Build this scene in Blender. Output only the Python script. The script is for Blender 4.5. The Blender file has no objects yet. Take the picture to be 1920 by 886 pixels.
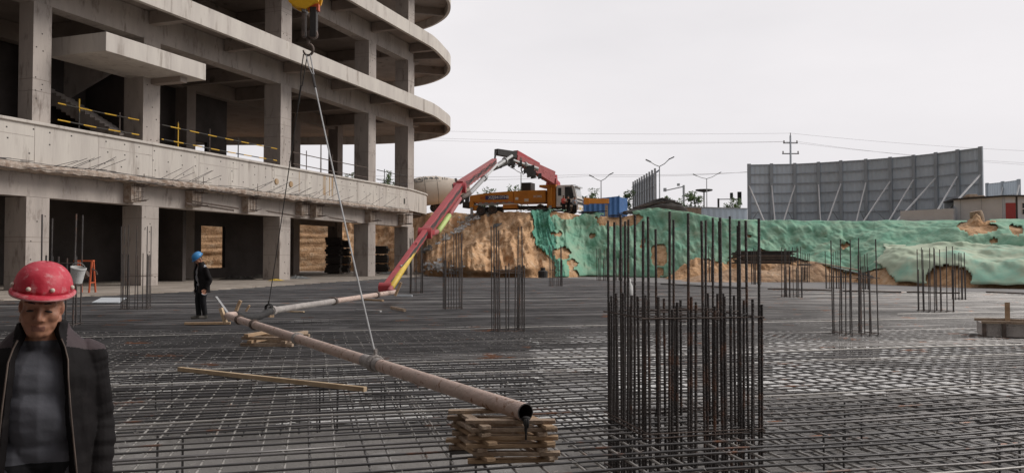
import bpy, bmesh, math, random
import numpy as np
from mathutils import Vector, Matrix, noise as mnoise
random.seed(7)
R = math.radians
scene = bpy.context.scene
COL = scene.collection

# ------------------------------------------------------------------ camera
F = 1500.0                      # focal length in pixels of a 1920 wide picture
PITCH = math.atan(41.0 / F)
CAMZ = 1.55
cam_data = bpy.data.cameras.new('camera')
cam_data.sensor_width = 36.0
cam_data.lens = 36.0 * F / 1920.0
cam_data.clip_start = 0.1
cam_data.clip_end = 6000
cam = bpy.data.objects.new('camera', cam_data)
cam.location = (0, 0, CAMZ)
cam.rotation_euler = (math.pi / 2 + PITCH, 0, 0)
COL.objects.link(cam)
scene.camera = cam

# ------------------------------------------------------------------ sky, sun, exposure
SUN_EL, SUN_AZ = R(36), R(84)   # azimuth from +Y (view axis) towards +X
world = bpy.data.worlds.new('World')
scene.world = world
world.use_nodes = True
wn = world.node_tree.nodes; wl = world.node_tree.links
wn.clear()
wo = wn.new('ShaderNodeOutputWorld'); bg = wn.new('ShaderNodeBackground')
sk = wn.new('ShaderNodeTexSky'); sk.sky_type = 'NISHITA'; sk.sun_disc = False
sk.sun_elevation = SUN_EL; sk.sun_rotation = SUN_AZ; sk.dust_density = 6.0; sk.air_density = 1.0
hs = wn.new('ShaderNodeHueSaturation'); hs.inputs['Saturation'].default_value = 0.10
wl.new(sk.outputs[0], hs.inputs['Color'])
tc = wn.new('ShaderNodeTexCoord')
mpn = wn.new('ShaderNodeMapping'); mpn.inputs['Scale'].default_value = (1, 1, 3)
nz = wn.new('ShaderNodeTexNoise'); nz.inputs['Scale'].default_value = 1.6; nz.inputs['Detail'].default_value = 5
cr = wn.new('ShaderNodeValToRGB')
cr.color_ramp.elements[0].position = 0.30; cr.color_ramp.elements[0].color = (7.3, 7.12, 7.35, 1)
cr.color_ramp.elements[1].position = 0.72; cr.color_ramp.elements[1].color = (8.9, 8.62, 8.8, 1)
wl.new(tc.outputs['Generated'], mpn.inputs[0]); wl.new(mpn.outputs[0], nz.inputs['Vector'])
wl.new(nz.outputs['Fac'], cr.inputs[0])
mx = wn.new('ShaderNodeMix'); mx.data_type = 'RGBA'; mx.inputs['Factor'].default_value = 0.92   # the cloud layer over the sky
wl.new(hs.outputs[0], mx.inputs[6]); wl.new(cr.outputs[0], mx.inputs[7])
# the overcast is brighter ahead and on the sunward side than behind the photographer
dt = wn.new('ShaderNodeVectorMath'); dt.operation = 'DOT_PRODUCT'; dt.inputs[1].default_value = Vector((.66, .56, .5)).normalized()
wl.new(tc.outputs['Generated'], dt.inputs[0])
mrw = wn.new('ShaderNodeMapRange'); mrw.interpolation_type = 'SMOOTHSTEP'
for k_, v_ in (('From Min', -.30), ('From Max', .46), ('To Min', .24), ('To Max', 1.06)): mrw.inputs[k_].default_value = v_
wl.new(dt.outputs['Value'], mrw.inputs['Value'])
sc_ = wn.new('ShaderNodeVectorMath'); sc_.operation = 'SCALE'
wl.new(mx.outputs[2], sc_.inputs[0]); wl.new(mrw.outputs[0], sc_.inputs['Scale'])
wl.new(sc_.outputs[0], bg.inputs['Color']); bg.inputs['Strength'].default_value = 0.10
wl.new(bg.outputs[0], wo.inputs[0])
sun_d = bpy.data.lights.new('sun', 'SUN'); sun_d.energy = 1.7; sun_d.angle = R(25); sun_d.color = (1, 0.95, 0.88)
sun = bpy.data.objects.new('sun', sun_d); COL.objects.link(sun)
to_sun = Vector((math.sin(SUN_AZ) * math.cos(SUN_EL), math.cos(SUN_AZ) * math.cos(SUN_EL), math.sin(SUN_EL)))
sun.rotation_euler = to_sun.to_track_quat('Z', 'Y').to_euler()
sun.location = to_sun * 100
vs = scene.view_settings
scene.display_settings.display_device = 'sRGB'
vs.view_transform = 'Standard'; vs.look = 'None'; vs.exposure = 0.0; vs.gamma = 1.0; vs.use_curve_mapping = False
scene.render.engine = 'CYCLES'
cy = scene.cycles
cy.use_denoising = True
cy.max_bounces = 5; cy.diffuse_bounces = 3; cy.glossy_bounces = 2; cy.transmission_bounces = 2; cy.transparent_max_bounces = 6
cy.caustics_reflective = False; cy.caustics_refractive = False

# ------------------------------------------------------------------ helpers
SP, CP = math.sin(PITCH), math.cos(PITCH)
def ray(x, y):
    a = (x - 960) / F; b = -(y - 443) / F
    return Vector((a, CP - b * SP, SP + b * CP))
def P(x, y, Y):                 # pixel of the photograph at distance Y
    d = ray(x, y); k = Y / d.y
    return Vector((d.x * k, Y, CAMZ + d.z * k))
def PZ(x, y, z=0.0):            # pixel of the photograph on the level z
    d = ray(x, y); k = (z - CAMZ) / d.z
    return Vector((d.x * k, d.y * k, z))
def fbm(v, o=4, s=1.0):
    a, t = 1.0, 0.0
    v = Vector(v) * s
    for _ in range(o):
        t += a * mnoise.noise(v); v = v * 2.03; a *= 0.5
    return t
def smooth(a, b, x):
    t = min(1, max(0, (x - a) / (b - a))); return t * t * (3 - 2 * t)
def interp(x, xs, ys): return float(np.interp(x, xs, ys))

class MB:
    def __init__(s): s.v = []; s.f = []; s.m = []; s.mi = 0
    def add(s, vs_, fs):
        o = len(s.v); s.v += [tuple(q) for q in vs_]
        for f in fs: s.f.append([i + o for i in f]); s.m.append(s.mi)
        return s
    def box(s, c, size, ax=None):
        c = Vector(c); hx, hy, hz = [q / 2 for q in size]
        ax = ax or (Vector((1, 0, 0)), Vector((0, 1, 0)), Vector((0, 0, 1)))
        vs_ = [c + ax[0] * (i * hx) + ax[1] * (j * hy) + ax[2] * (k * hz) for k in (-1, 1) for j in (-1, 1) for i in (-1, 1)]
        return s.add(vs_, [(0, 2, 3, 1), (4, 5, 7, 6), (0, 1, 5, 4), (2, 6, 7, 3), (0, 4, 6, 2), (1, 3, 7, 5)])
    def bar(s, a, b, w, h, up=(0, 0, 1)):       # a rectangular bar from a to b
        a, b = Vector(a), Vector(b); z = (b - a); L = z.length
        if L < 1e-6: return s
        z /= L; u = Vector(up)
        if abs(z.dot(u)) > 0.98: u = Vector((1, 0, 0))
        x = z.cross(u).normalized(); y = x.cross(z)
        return s.box((a + b) / 2, (w, h, L), (x, y, z))
    def tube(s, pts, r, n=8, cap=True):
        pts = [Vector(p) for p in pts]; rs = r if isinstance(r, (list, tuple)) else [r] * len(pts)
        rings = []; t0 = None; x = None
        for i, p in enumerate(pts):
            t = (pts[min(i + 1, len(pts) - 1)] - pts[max(i - 1, 0)])
            t = t.normalized() if t.length > 1e-9 else Vector((0, 0, 1))
            if x is None:
                u = Vector((0, 0, 1)) if abs(t.z) < 0.9 else Vector((1, 0, 0))
                x = t.cross(u).normalized()
            else:
                x = (x - t * x.dot(t)).normalized()
            y = t.cross(x)
            rings.append([p + (x * math.cos(2 * math.pi * k / n) + y * math.sin(2 * math.pi * k / n)) * rs[i] for k in range(n)])
        vs_ = [q for rg in rings for q in rg]; fs = []
        for i in range(len(rings) - 1):
            for k in range(n):
                k2 = (k + 1) % n
                fs.append((i * n + k, i * n + k2, (i + 1) * n + k2, (i + 1) * n + k))
        if cap:
            fs.append(tuple(range(n - 1, -1, -1))); fs.append(tuple((len(rings) - 1) * n + k for k in range(n)))
        return s.add(vs_, fs)
    def prism(s, poly, z0, z1):                 # polygon in plan, extruded
        n = len(poly)
        vs_ = [(p[0], p[1], z0) for p in poly] + [(p[0], p[1], z1) for p in poly]
        fs = [tuple(range(n - 1, -1, -1)), tuple(range(n, 2 * n))]
        for i in range(n):
            j = (i + 1) % n; fs.append((i, j, n + j, n + i))
        return s.add(vs_, fs)
    def extrude(s, prof, a, b, xax, yax):       # 2-D profile swept from a to b
        a, b = Vector(a), Vector(b); n = len(prof)
        vs_ = [a + xax * p[0] + yax * p[1] for p in prof] + [b + xax * p[0] + yax * p[1] for p in prof]
        fs = [tuple(range(n - 1, -1, -1)), tuple(range(n, 2 * n))]
        for i in range(n):
            j = (i + 1) % n; fs.append((i, j, n + j, n + i))
        return s.add(vs_, fs)
    def strip(s, cin, cout, z0, z1):            # ring strip between two plan curves
        n = len(cin)
        vs_ = []
        for i in range(n):
            a, b = cin[i], cout[i]
            vs_ += [(a[0], a[1], z0), (b[0], b[1], z0), (b[0], b[1], z1), (a[0], a[1], z1)]
        fs = [(0, 1, 2, 3), tuple(4 * (n - 1) + k for k in (3, 2, 1, 0))]
        for i in range(n - 1):
            for k in range(4):
                k2 = (k + 1) % 4
                fs.append((4 * i + k, 4 * i + 4 + k, 4 * i + 4 + k2, 4 * i + k2))
        return s.add(vs_, fs)
    def grid(s, rows):                          # rows of points of equal length
        n = len(rows[0]); vs_ = [p for r_ in rows for p in r_]
        fs = [(i * n + j, i * n + j + 1, (i + 1) * n + j + 1, (i + 1) * n + j) for i in range(len(rows) - 1) for j in range(n - 1)]
        return s.add(vs_, fs)
    def lathe(s, prof, c, ax, n=24, sx=1.0, sy=1.0):   # profile (r, h) round the axis ax[2] at c
        c = Vector(c); vs_ = []
        for r_, h in prof:
            for k in range(n):
                a = 2 * math.pi * k / n
                vs_.append(c + ax[0] * (r_ * sx * math.cos(a)) + ax[1] * (r_ * sy * math.sin(a)) + ax[2] * h)
        fs = []
        for i in range(len(prof) - 1):
            for k in range(n):
                k2 = (k + 1) % n
                fs.append((i * n + k, i * n + k2, (i + 1) * n + k2, (i + 1) * n + k))
        return s.add(vs_, fs)
    def ell(s, c, r, n=16, m=10, rot=None):
        c = Vector(c); rot = rot or Matrix.Identity(3); vs_ = []
        for i in range(m + 1):
            t = math.pi * i / m
            for k in range(n):
                a = 2 * math.pi * k / n
                vs_.append(c + rot @ Vector((r[0] * math.sin(t) * math.cos(a), r[1] * math.sin(t) * math.sin(a), r[2] * math.cos(t))))
        fs = [(i * n + k, (i + 1) * n + k, (i + 1) * n + (k + 1) % n, i * n + (k + 1) % n) for i in range(m) for k in range(n)]
        return s.add(vs_, fs)
    def mesh(s, name, mats, smooth_=False):
        me = bpy.data.meshes.new(name)
        me.from_pydata(s.v, [], s.f)
        for m in (mats if isinstance(mats, (list, tuple)) else [mats]): me.materials.append(m)
        if any(s.m): me.polygons.foreach_set('material_index', s.m)
        if smooth_: me.polygons.foreach_set('use_smooth', [True] * len(me.polygons))
        me.validate(); me.update()
        return me
    def build(s, name, mats, parent=None, smooth_=False, recalc=True, bevel=0.0):
        me = s.mesh(name, mats, smooth_)
        if recalc:
            bm = bmesh.new(); bm.from_mesh(me)
            bmesh.ops.recalc_face_normals(bm, faces=bm.faces); bm.to_mesh(me); bm.free()
        o = bpy.data.objects.new(name, me); COL.objects.link(o)
        if parent:
            o.parent = parent
            o.matrix_parent_inverse = parent.matrix_basis.inverted()
        if bevel:
            md = o.modifiers.new('bevel', 'BEVEL'); md.width = bevel; md.segments = 2; md.limit_method = 'ANGLE'
        return o

def tag(o, label=None, cat=None, group=None, kind=None):
    if label: o['label'] = label
    if cat: o['category'] = cat
    if group: o['group'] = group
    if kind: o['kind'] = kind
    return o
def thing(name, loc, label, cat, group=None, rot=0.0):
    o = bpy.data.objects.new(name, None); COL.objects.link(o)
    o.location = loc; o.rotation_euler = (0, 0, rot); o.empty_display_size = 0.3
    bpy.context.view_layer.update()
    return tag(o, label, cat, group)
def inst(name, me, parent, mw):                 # a part that shares mesh data; mw is its place in the world
    o = bpy.data.objects.new(name, me); COL.objects.link(o)
    o.parent = parent; o.matrix_parent_inverse = parent.matrix_basis.inverted()
    o.matrix_basis = mw
    return o

# ------------------------------------------------------------------ materials
def material(name, c1, c2=None, c3=None, scale=1.0, rough=0.8, bump=0.0, bdist=.05, bscale=None, detail=6, metal=0.0, spec=0.5,
             lo=0.38, hi=0.62, c3pos=(0.60, 0.70), c3scale=None, stretch=(1, 1, 1), rough2=None, coat=0.0):
    m = bpy.data.materials.new(name); m.use_nodes = True
    n = m.node_tree.nodes; l = m.node_tree.links
    b = n['Principled BSDF']
    b.inputs['Roughness'].default_value = rough; b.inputs['Metallic'].default_value = metal
    b.inputs['Specular IOR Level'].default_value = spec
    if coat: b.inputs['Coat Weight'].default_value = coat; b.inputs['Coat Roughness'].default_value = 0.15
    g = n.new('ShaderNodeNewGeometry'); mp = n.new('ShaderNodeMapping'); mp.inputs['Scale'].default_value = stretch
    l.new(g.outputs['Position'], mp.inputs[0])
    c2 = c2 or tuple(q * 0.8 for q in c1)
    t = n.new('ShaderNodeTexNoise'); t.inputs['Scale'].default_value = scale; t.inputs['Detail'].default_value = detail; t.inputs['Roughness'].default_value = 0.62
    l.new(mp.outputs[0], t.inputs['Vector'])
    rp = n.new('ShaderNodeValToRGB'); rp.color_ramp.elements[0].position = lo; rp.color_ramp.elements[1].position = hi
    rp.color_ramp.elements[0].color = (*c1, 1); rp.color_ramp.elements[1].color = (*c2, 1)
    l.new(t.outputs['Fac'], rp.inputs[0]); out = rp.outputs[0]
    if c3:
        t3 = n.new('ShaderNodeTexNoise'); t3.inputs['Scale'].default_value = c3scale or scale * 2.7; t3.inputs['Detail'].default_value = 6; t3.inputs['Roughness'].default_value = 0.65
        mp3 = n.new('ShaderNodeMapping'); mp3.inputs['Location'].default_value = (13.1, 7.7, 3.3); mp3.inputs['Scale'].default_value = stretch
        l.new(g.outputs['Position'], mp3.inputs[0]); l.new(mp3.outputs[0], t3.inputs['Vector'])
        mr = n.new('ShaderNodeMapRange'); mr.inputs['From Min'].default_value = c3pos[0]; mr.inputs['From Max'].default_value = c3pos[1]
        l.new(t3.outputs['Fac'], mr.inputs['Value'])
        mx_ = n.new('ShaderNodeMix'); mx_.data_type = 'RGBA'
        l.new(mr.outputs[0], mx_.inputs['Factor']); l.new(out, mx_.inputs[6]); mx_.inputs[7].default_value = (*c3, 1)
        out = mx_.outputs[2]
        if rough2 is not None:
            m2 = n.new('ShaderNodeMapRange'); m2.inputs['To Min'].default_value = rough; m2.inputs['To Max'].default_value = rough2
            l.new(mr.outputs[0], m2.inputs['Value']); l.new(m2.outputs[0], b.inputs['Roughness'])
    l.new(out, b.inputs['Base Color'])
    if bump:
        tb = n.new('ShaderNodeTexNoise'); tb.inputs['Scale'].default_value = bscale or scale * 4; tb.inputs['Detail'].default_value = 8
        l.new(mp.outputs[0], tb.inputs['Vector'])
        bp = n.new('ShaderNodeBump'); bp.inputs['Strength'].default_value = bump; bp.inputs['Distance'].default_value = bdist
        l.new(tb.outputs['Fac'], bp.inputs['Height']); l.new(bp.outputs[0], b.inputs['Normal'])
    return m
M = {}
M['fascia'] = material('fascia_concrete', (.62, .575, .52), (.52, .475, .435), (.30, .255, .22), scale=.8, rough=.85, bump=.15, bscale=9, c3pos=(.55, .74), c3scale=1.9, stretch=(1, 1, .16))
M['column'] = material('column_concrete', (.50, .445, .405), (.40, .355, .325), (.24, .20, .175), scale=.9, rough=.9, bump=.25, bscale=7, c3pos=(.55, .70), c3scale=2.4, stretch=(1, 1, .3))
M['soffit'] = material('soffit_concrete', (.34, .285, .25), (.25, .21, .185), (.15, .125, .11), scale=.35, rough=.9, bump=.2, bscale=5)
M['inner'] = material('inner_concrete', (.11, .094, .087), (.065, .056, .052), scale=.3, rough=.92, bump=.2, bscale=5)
M['hole'] = material('tie_hole', (.05, .045, .04), scale=3)
M['stain'] = material('rust_stain', (.42, .26, .12), (.46, .38, .30), scale=3, stretch=(1, 1, .2))
M['ragged'] = material('ragged_concrete', (.50, .43, .37), (.30, .22, .17), (.16, .08, .05), scale=3, rough=.95, bump=1.0, bscale=9)
M['rebar'] = material('rebar_steel', (.085, .080, .082), (.050, .046, .047), (.17, .07, .035), scale=1.3, rough=.55, bump=.0, c3pos=(.60, .70), c3scale=1.9, spec=.5)
M['matbar'] = material('mat_bar_steel', (.115, .11, .11), (.06, .057, .057), (.20, .085, .045), scale=.9, rough=.38, metal=.5, c3pos=(.62, .70), c3scale=1.3, spec=.5)
M['midbar'] = material('worn_bar_steel', (.21, .20, .195), (.14, .132, .13), (.22, .10, .055), scale=.9, rough=.4, metal=.5, c3pos=(.60, .68), c3scale=1.3)
M['palebar'] = material('pale_sheen_bar_steel', (.44, .42, .395), (.33, .315, .295), (.30, .17, .10), scale=.9, rough=.45, metal=.3, c3pos=(.63, .72), c3scale=1.3)  # lighter base colour stands in for the sky sheen along the long bars
M['cagebar'] = material('cage_bar_steel', (.082, .068, .064), (.050, .043, .042), (.15, .066, .036), scale=2.2, rough=.5, bump=.5, bscale=60, c3pos=(.57, .68), c3scale=3.1)
M['hoop'] = material('hoop_steel', (.12, .085, .07), (.07, .05, .042), scale=3, rough=.7)
M['blinding'] = material('blinding_concrete', (.27, .255, .24), (.19, .18, .168), (.40, .39, .375), scale=.35, rough=.75, bump=.35, bscale=22, c3pos=(.54, .60), c3scale=.36, rough2=.25)
M['patch'] = material('pale_screed', (.82, .81, .79), (.72, .71, .69), scale=1.2, rough=.5)
M['pad'] = material('pad_concrete', (.24, .23, .225), (.17, .16, .158), (.30, .24, .18), scale=.5, rough=.8, bump=.1)
M['yard'] = material('grey_yard', (.34, .335, .325), (.26, .25, .24), (.36, .30, .235), scale=.4, rough=.95, bump=.4)
M['apron'] = material('apron_concrete', (.40, .35, .30), (.27, .23, .195), (.15, .12, .10), scale=.5, rough=.9, bump=.3, bscale=6)
M['earth'] = material('bare_earth', (.66, .415, .235), (.44, .25, .125), (.70, .52, .35), scale=.9, rough=.97, bump=1.0, bdist=.16, bscale=4.0, lo=.42, hi=.60, c3pos=(.52, .7), c3scale=.9)
M['sand'] = material('pale_sand', (.50, .34, .22), (.36, .22, .13), (.56, .44, .33), scale=1.0, rough=.97, bump=.9, bdist=.3, bscale=2)
M['net'] = material('green_net', (.185, .41, .285), (.29, .46, .325), (.41, .43, .30), scale=.8, rough=.8, bump=.6, bdist=.10, bscale=4.5, c3pos=(.58, .78), c3scale=.8)
M['net_dark'] = material('deep_green_net', (.06, .27, .19), (.13, .36, .25), scale=.9, rough=.75, bump=.9, bdist=.16, bscale=4)
M['net_pale'] = material('pale_green_net', (.43, .53, .385), (.50, .56, .42), (.30, .55, .42), scale=.25, rough=.8, bump=.4, bscale=3, c3pos=(.50, .62), c3scale=.22)
M['timber'] = material('timber', (.46, .32, .20), (.34, .225, .135), (.22, .15, .10), scale=5, rough=.8, bump=.2, stretch=(1, 1, 3))
M['timber_new'] = material('new_timber', (.58, .44, .29), (.48, .35, .22), scale=6, rough=.75, bump=.15)
M['timber_old'] = material('weathered_timber', (.40, .30, .215), (.27, .195, .14), (.52, .43, .34), scale=7, rough=.85, bump=.3)
M['pipe'] = material('pipe_paint', (.56, .42, .36), (.50, .39, .335), (.28, .16, .105), scale=6, rough=.75, bump=.25, bscale=30, c3pos=(.57, .63), c3scale=13)
M['pipe_grey'] = material('pipe_grime', (.42, .385, .36), (.31, .28, .265), (.60, .56, .53), scale=5, rough=.8, bump=.3, bscale=30)
M['rubber'] = material('rubber', (.022, .021, .021), (.035, .033, .032), scale=8, rough=.8)
M['clamp'] = material('clamp_iron', (.16, .12, .10), (.09, .07, .06), scale=9, rough=.7, metal=.3)
M['dark'] = material('dark_iron', (.045, .04, .038), (.03, .027, .026), scale=4, rough=.7)
M['red'] = material('boom_red', (.42, .040, .05), (.33, .04, .045), (.42, .15, .14), scale=.8, rough=.5, c3pos=(.60, .72), c3scale=1.6)
M['red_faded'] = material('faded_red', (.40, .10, .10), (.31, .075, .075), (.20, .08, .07), scale=.9, rough=.6, c3pos=(.60, .72), c3scale=1.5)
M['orange'] = material('truck_orange', (.62, .235, .025), (.50, .18, .02), scale=.8, rough=.5)
M['crane'] = material('crane_yellow', (.90, .50, .02), (.80, .40, .015), scale=4, rough=.45)
M['yellow'] = material('yellow_paint', (.72, .50, .06), (.60, .40, .05), scale=3, rough=.5)
M['lime'] = material('lime_paint', (.55, .68, .22), (.48, .6, .2), scale=3, rough=.5)
M['galv'] = material('galvanised', (.45, .45, .45), (.34, .34, .34), scale=3, rough=.5, metal=.2)
M['white'] = material('white_paint', (.72, .71, .69), (.62, .61, .59), scale=2, rough=.5)
M['cream'] = material('drum_cream', (.66, .58, .49), (.60, .525, .44), (.46, .37, .29), scale=.8, rough=.6, c3pos=(.58, .75), c3scale=.6)
M['glass'] = material('dark_glass', (.03, .035, .04), (.04, .045, .05), rough=.08, spec=.8)
M['tyre'] = material('tyre_rubber', (.04, .037, .035), (.07, .06, .052), scale=4, rough=.9)
M['hoard'] = material('hoarding_sheet', (.60, .67, .74), (.53, .60, .665), (.65, .72, .78), scale=.5, rough=.55, metal=.0, stretch=(1, 1, .4))
M['hoard_post'] = material('hoarding_post', (.40, .44, .48), (.34, .375, .41), scale=1, rough=.6)
M['brace'] = material('brace_steel', (.66, .66, .66), (.56, .56, .56), scale=2, rough=.5)
M['cabin'] = material('cabin_panel', (.60, .64, .68), (.53, .565, .60), scale=.8, rough=.6)
M['blue'] = material('blue_sheet', (.045, .145, .36), (.03, .11, .29), (.10, .18, .32), scale=.7, rough=.55)
M['leaf'] = material('leaf', (.055, .10, .028), (.09, .14, .04), (.035, .065, .022), scale=1.5, rough=.7)
M['bark'] = material('bark', (.13, .10, .08), (.08, .065, .05), scale=5, rough=.95)
M['tarp'] = material('dark_tarp', (.035, .03, .028), (.055, .048, .042), (.10, .08, .065), scale=1.2, rough=.8, bump=.4, c3pos=(.6, .75))
M['plastic'] = material('white_plastic', (.66, .66, .65), (.52, .52, .51), (.30, .29, .27), scale=5, rough=.55)
M['greycloth'] = material('grey_sheeting', (.24, .25, .25), (.15, .155, .155), scale=2, rough=.8)
M['navy'] = material('navy_paint', (.03, .03, .12), (.04, .04, .14), rough=.5)
M['red_door'] = material('door_red', (.36, .045, .04), (.30, .04, .035), rough=.6)
M['brick_red'] = material('orange_red_paint', (.62, .13, .05), (.5, .1, .04), scale=4, rough=.6)
M['skin'] = material('skin', (.42, .205, .125), (.34, .155, .095), (.45, .19, .13), scale=14, rough=.55, c3pos=(.5, .7), c3scale=20)
M['hair'] = material('hair', (.018, .015, .014), (.03, .026, .024), scale=60, rough=.7)
M['lip'] = material('lip', (.27, .115, .085), (.24, .105, .075), scale=30, rough=.5)
M['eyewhite'] = material('eye', (.30, .27, .25), (.25, .22, .2), scale=30, rough=.3)
M['shirt'] = material('grey_shirt', (.125, .127, .148), (.105, .107, .125), (.15, .15, .168), scale=4, rough=.9, bump=.06, bscale=60, c3pos=(.6, .8), c3scale=9)
M['jacket'] = material('dark_jacket', (.011, .009, .0095), (.008, .0065, .007), (.020, .017, .017), scale=5, rough=.75, spec=.18, bump=.06, bscale=50, c3pos=(.58, .75), c3scale=8)
M['yoke'] = material('jacket_yoke', (.05, .03, .034), (.034, .021, .024), scale=8, rough=.7, bump=.06, bscale=60)
M['trousers'] = material('dark_trousers', (.013, .013, .015), (.02, .02, .022), scale=6, rough=.9, spec=.2)
M['boot'] = material('boots', (.05, .045, .04), (.08, .07, .06), scale=9, rough=.8)
M['helmet_red'] = material('red_helmet', (.60, .045, .075), (.50, .022, .045), (.66, .30, .31), scale=9, rough=.5, c3pos=(.54, .74), c3scale=26, bump=.1)
M['helmet_trim'] = material('helmet_rim', (.55, .27, .27), (.48, .2, .2), scale=20, rough=.6)
M['helmet_blue'] = material('blue_helmet', (.05, .26, .56), (.04, .22, .5), scale=6, rough=.4)
M['redshirt'] = material('red_shirt', (.5, .07, .05), (.42, .05, .04), rough=.8)
M['paleshirt'] = material('pale_shirt', (.36, .37, .40), (.3, .31, .34), rough=.8)
def stripe_material(name, a, b, axis_dir, period):
    m = bpy.data.materials.new(name); m.use_nodes = True
    n = m.node_tree.nodes; l = m.node_tree.links; bs = n['Principled BSDF']; bs.inputs['Roughness'].default_value = .5
    g = n.new('ShaderNodeNewGeometry'); d = n.new('ShaderNodeVectorMath'); d.operation = 'DOT_PRODUCT'
    d.inputs[1].default_value = [q / period for q in axis_dir]
    l.new(g.outputs['Position'], d.inputs[0])
    fr = n.new('ShaderNodeMath'); fr.operation = 'FRACT'; l.new(d.outputs['Value'], fr.inputs[0])
    gt = n.new('ShaderNodeMath'); gt.operation = 'GREATER_THAN'; gt.inputs[1].default_value = .5; l.new(fr.outputs[0], gt.inputs[0])
    mm = n.new('ShaderNodeMix'); mm.data_type = 'RGBA'; mm.inputs[6].default_value = (*a, 1); mm.inputs[7].default_value = (*b, 1)
    l.new(gt.outputs[0], mm.inputs['Factor']); l.new(mm.outputs[2], bs.inputs['Base Color'])
    return m
M['hazard'] = stripe_material('hazard_stripes', (.70, .42, .04), (.05, .045, .04), (.30, .90, .31), 1.5)

# ------------------------------------------------------------------ ground
CX = [-3000, 500, 760, 785, 800, 830, 880, 980, 1060, 1100, 1165, 1235, 1290, 1345, 1400, 1500, 1600, 1640, 1700, 1800, 1920, 2400, 4000]
FY = [108, 98, 94, 90, 74, 70, 67, 66, 67.5, 70, 69, 67, 65, 62, 60, 57, 54, 50, 47, 44, 42, 38, 36]
CY = [116, 106, 103, 97, 90, 89, 84, 78.5, 75.5, 75.5, 75, 73, 71, 69, 67, 65, 62, 61, 60, 57, 54, 50, 48]
CP_ = [405, 402, 400, 399, 399, 399, 398, 396, 398, 403, 407, 395, 402, 413, 419, 420, 420, 419, 417, 416, 415, 412, 412]
def crest(x):
    fy, cy_, py = interp(x, CX, FY), interp(x, CX, CY), interp(x, CX, CP_)
    return fy, cy_, CAMZ + (484 - py) / F * cy_
def slope_pt(x, t, wob=True):      # t 0 at the foot, 1 at the crest
    fy, cy_, zc = crest(x)
    u = (x - 960) / F
    Y = fy + (cy_ - fy) * t
    s1 = t ** .85 * (1 - .12 * math.sin(math.pi * t))
    bench = interp(t, [0, .10, .30, .55, .72, 1], [0, .28, .44, .50, .80, 1])
    b = smooth(1600, 1730, x)
    z = -.1 + (zc + .1) * (s1 * (1 - b) + bench * b)
    X = u * Y
    if wob:
        e = smooth(0, .12, t) * (1 - .65 * smooth(.85, 1, t))
        v = Vector((X * .22, Y * .16, 3.1))
        d = fbm(v, 5) * (.75 if x > 1060 else 1.25) + abs(fbm((X * .9, Y * .25, t * 2), 4)) * .45 - .2
        if x < 1060: d += (abs(mnoise.noise((X * .55 + t * 1.5, t * .9, 7))) * .9 + abs(fbm((X * 2.0 + t * 2.2, t * 1.6, 5), 4)) * .9 - .45) * smooth(1060, 1000, x)
        Y -= d * e * (1.0 if x < 1640 else .55); z += d * .35 * e
        X = u * Y
    if 780 < x < 1010:               # the loose mound stands proud of the graded slope behind it
        py = 484 - (z - CAMZ) / Y * F; yl = 397 + (992 - x) * .47 + 7 * mnoise.noise((x * .05, 2, 2))
        k = 2.6 * smooth(-3, 9, py - yl) * smooth(0, .10, t) * smooth(780, 830, x) * smooth(1010, 985, x)
        z = CAMZ + (z - CAMZ) * (Y - k) / Y; Y -= k; X = u * Y
    return Vector((X, Y, z))
def plateau_z(x, Y):
    fy, cy_, zc = crest(x)
    return zc + (6.5 - zc) * smooth(cy_, 112, Y)
def ground_z(X, Y): return plateau_z(960 + X / Y * F, Y)
xs = list(np.linspace(-1500, 600, 40)) + list(np.linspace(620, 2000, 460)) + list(np.linspace(2020, 3600, 40))
rows = []
NT = 70
for j in range(NT + 1):
    rows.append([slope_pt(x, j / NT) for x in xs])
for k, f in enumerate((.03, .08, .16, .3, .5, .8, 1.3, 2, 4, 9, 24)):
    r_ = []
    for x in xs:
        fy, cy_, zc = crest(x); Y = cy_ * (1 + f)
        X = (x - 960) / F * Y
        r_.append((X, Y, plateau_z(x, Y) + (.25 * fbm((X * .4, Y * .4, 1), 3) if f < .4 else 0)))
    rows.append(r_)
pre = []
for f in (.0, .6):
    pre.append([((x - 960) / F * crest(x)[0] * (.45 + f * .85), crest(x)[0] * (.45 + f * .85), -.75) for x in xs])
g = MB(); g.grid(pre + rows)
nx_ = len(xs) - 1
g.m = [1 if i // nx_ >= NT + 4 else 0 for i in range(len(g.f))]      # trodden grey yard beyond the crest
tag(g.build('ground', [M['earth'], M['yard']], smooth_=True), kind='structure')
g = MB(); g.add([(-140, -60, -.62), (140, -60, -.62), (140, 70, -.62), (-140, 70, -.62)], [(0, 1, 2, 3)])
tag(g.build('pit_floor', M['blinding']), kind='structure')
for i_, (cx0, cx1, ya, yb, thr) in enumerate(((180, 900, 660, 748, -.16), (480, 1140, 722, 800, -.02), (1380, 1990, 585, 740, -.2), (230, 760, 596, 655, -.02), (640, 1300, 610, 735, -.2))):
    g = MB(); V = []; ok = []; nx, ny = 90, 40
    for j in range(ny):
        for i in range(nx):
            q = PZ(cx0 + (cx1 - cx0) * i / (nx - 1), ya + (yb - ya) * j / (ny - 1), -.615 + .003 * i_)
            V.append(q); e = min(i, nx - 1 - i) / nx * 3, min(j, ny - 1 - j) / ny * 3
            ok.append(fbm((q.x * .5, q.y * .45, i_ * 4), 4) + min(.4, min(e)) - .22 > thr)
    fs = []
    for j in range(ny - 1):
        for i in range(nx - 1):
            f_ = (j * nx + i, j * nx + i + 1, (j + 1) * nx + i + 1, (j + 1) * nx + i)
            if all(ok[k] for k in f_): fs.append(f_)
    g.add(V, fs); tag(g.build('pale_ground_patch', M['patch'], recalc=False), kind='structure')
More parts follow.
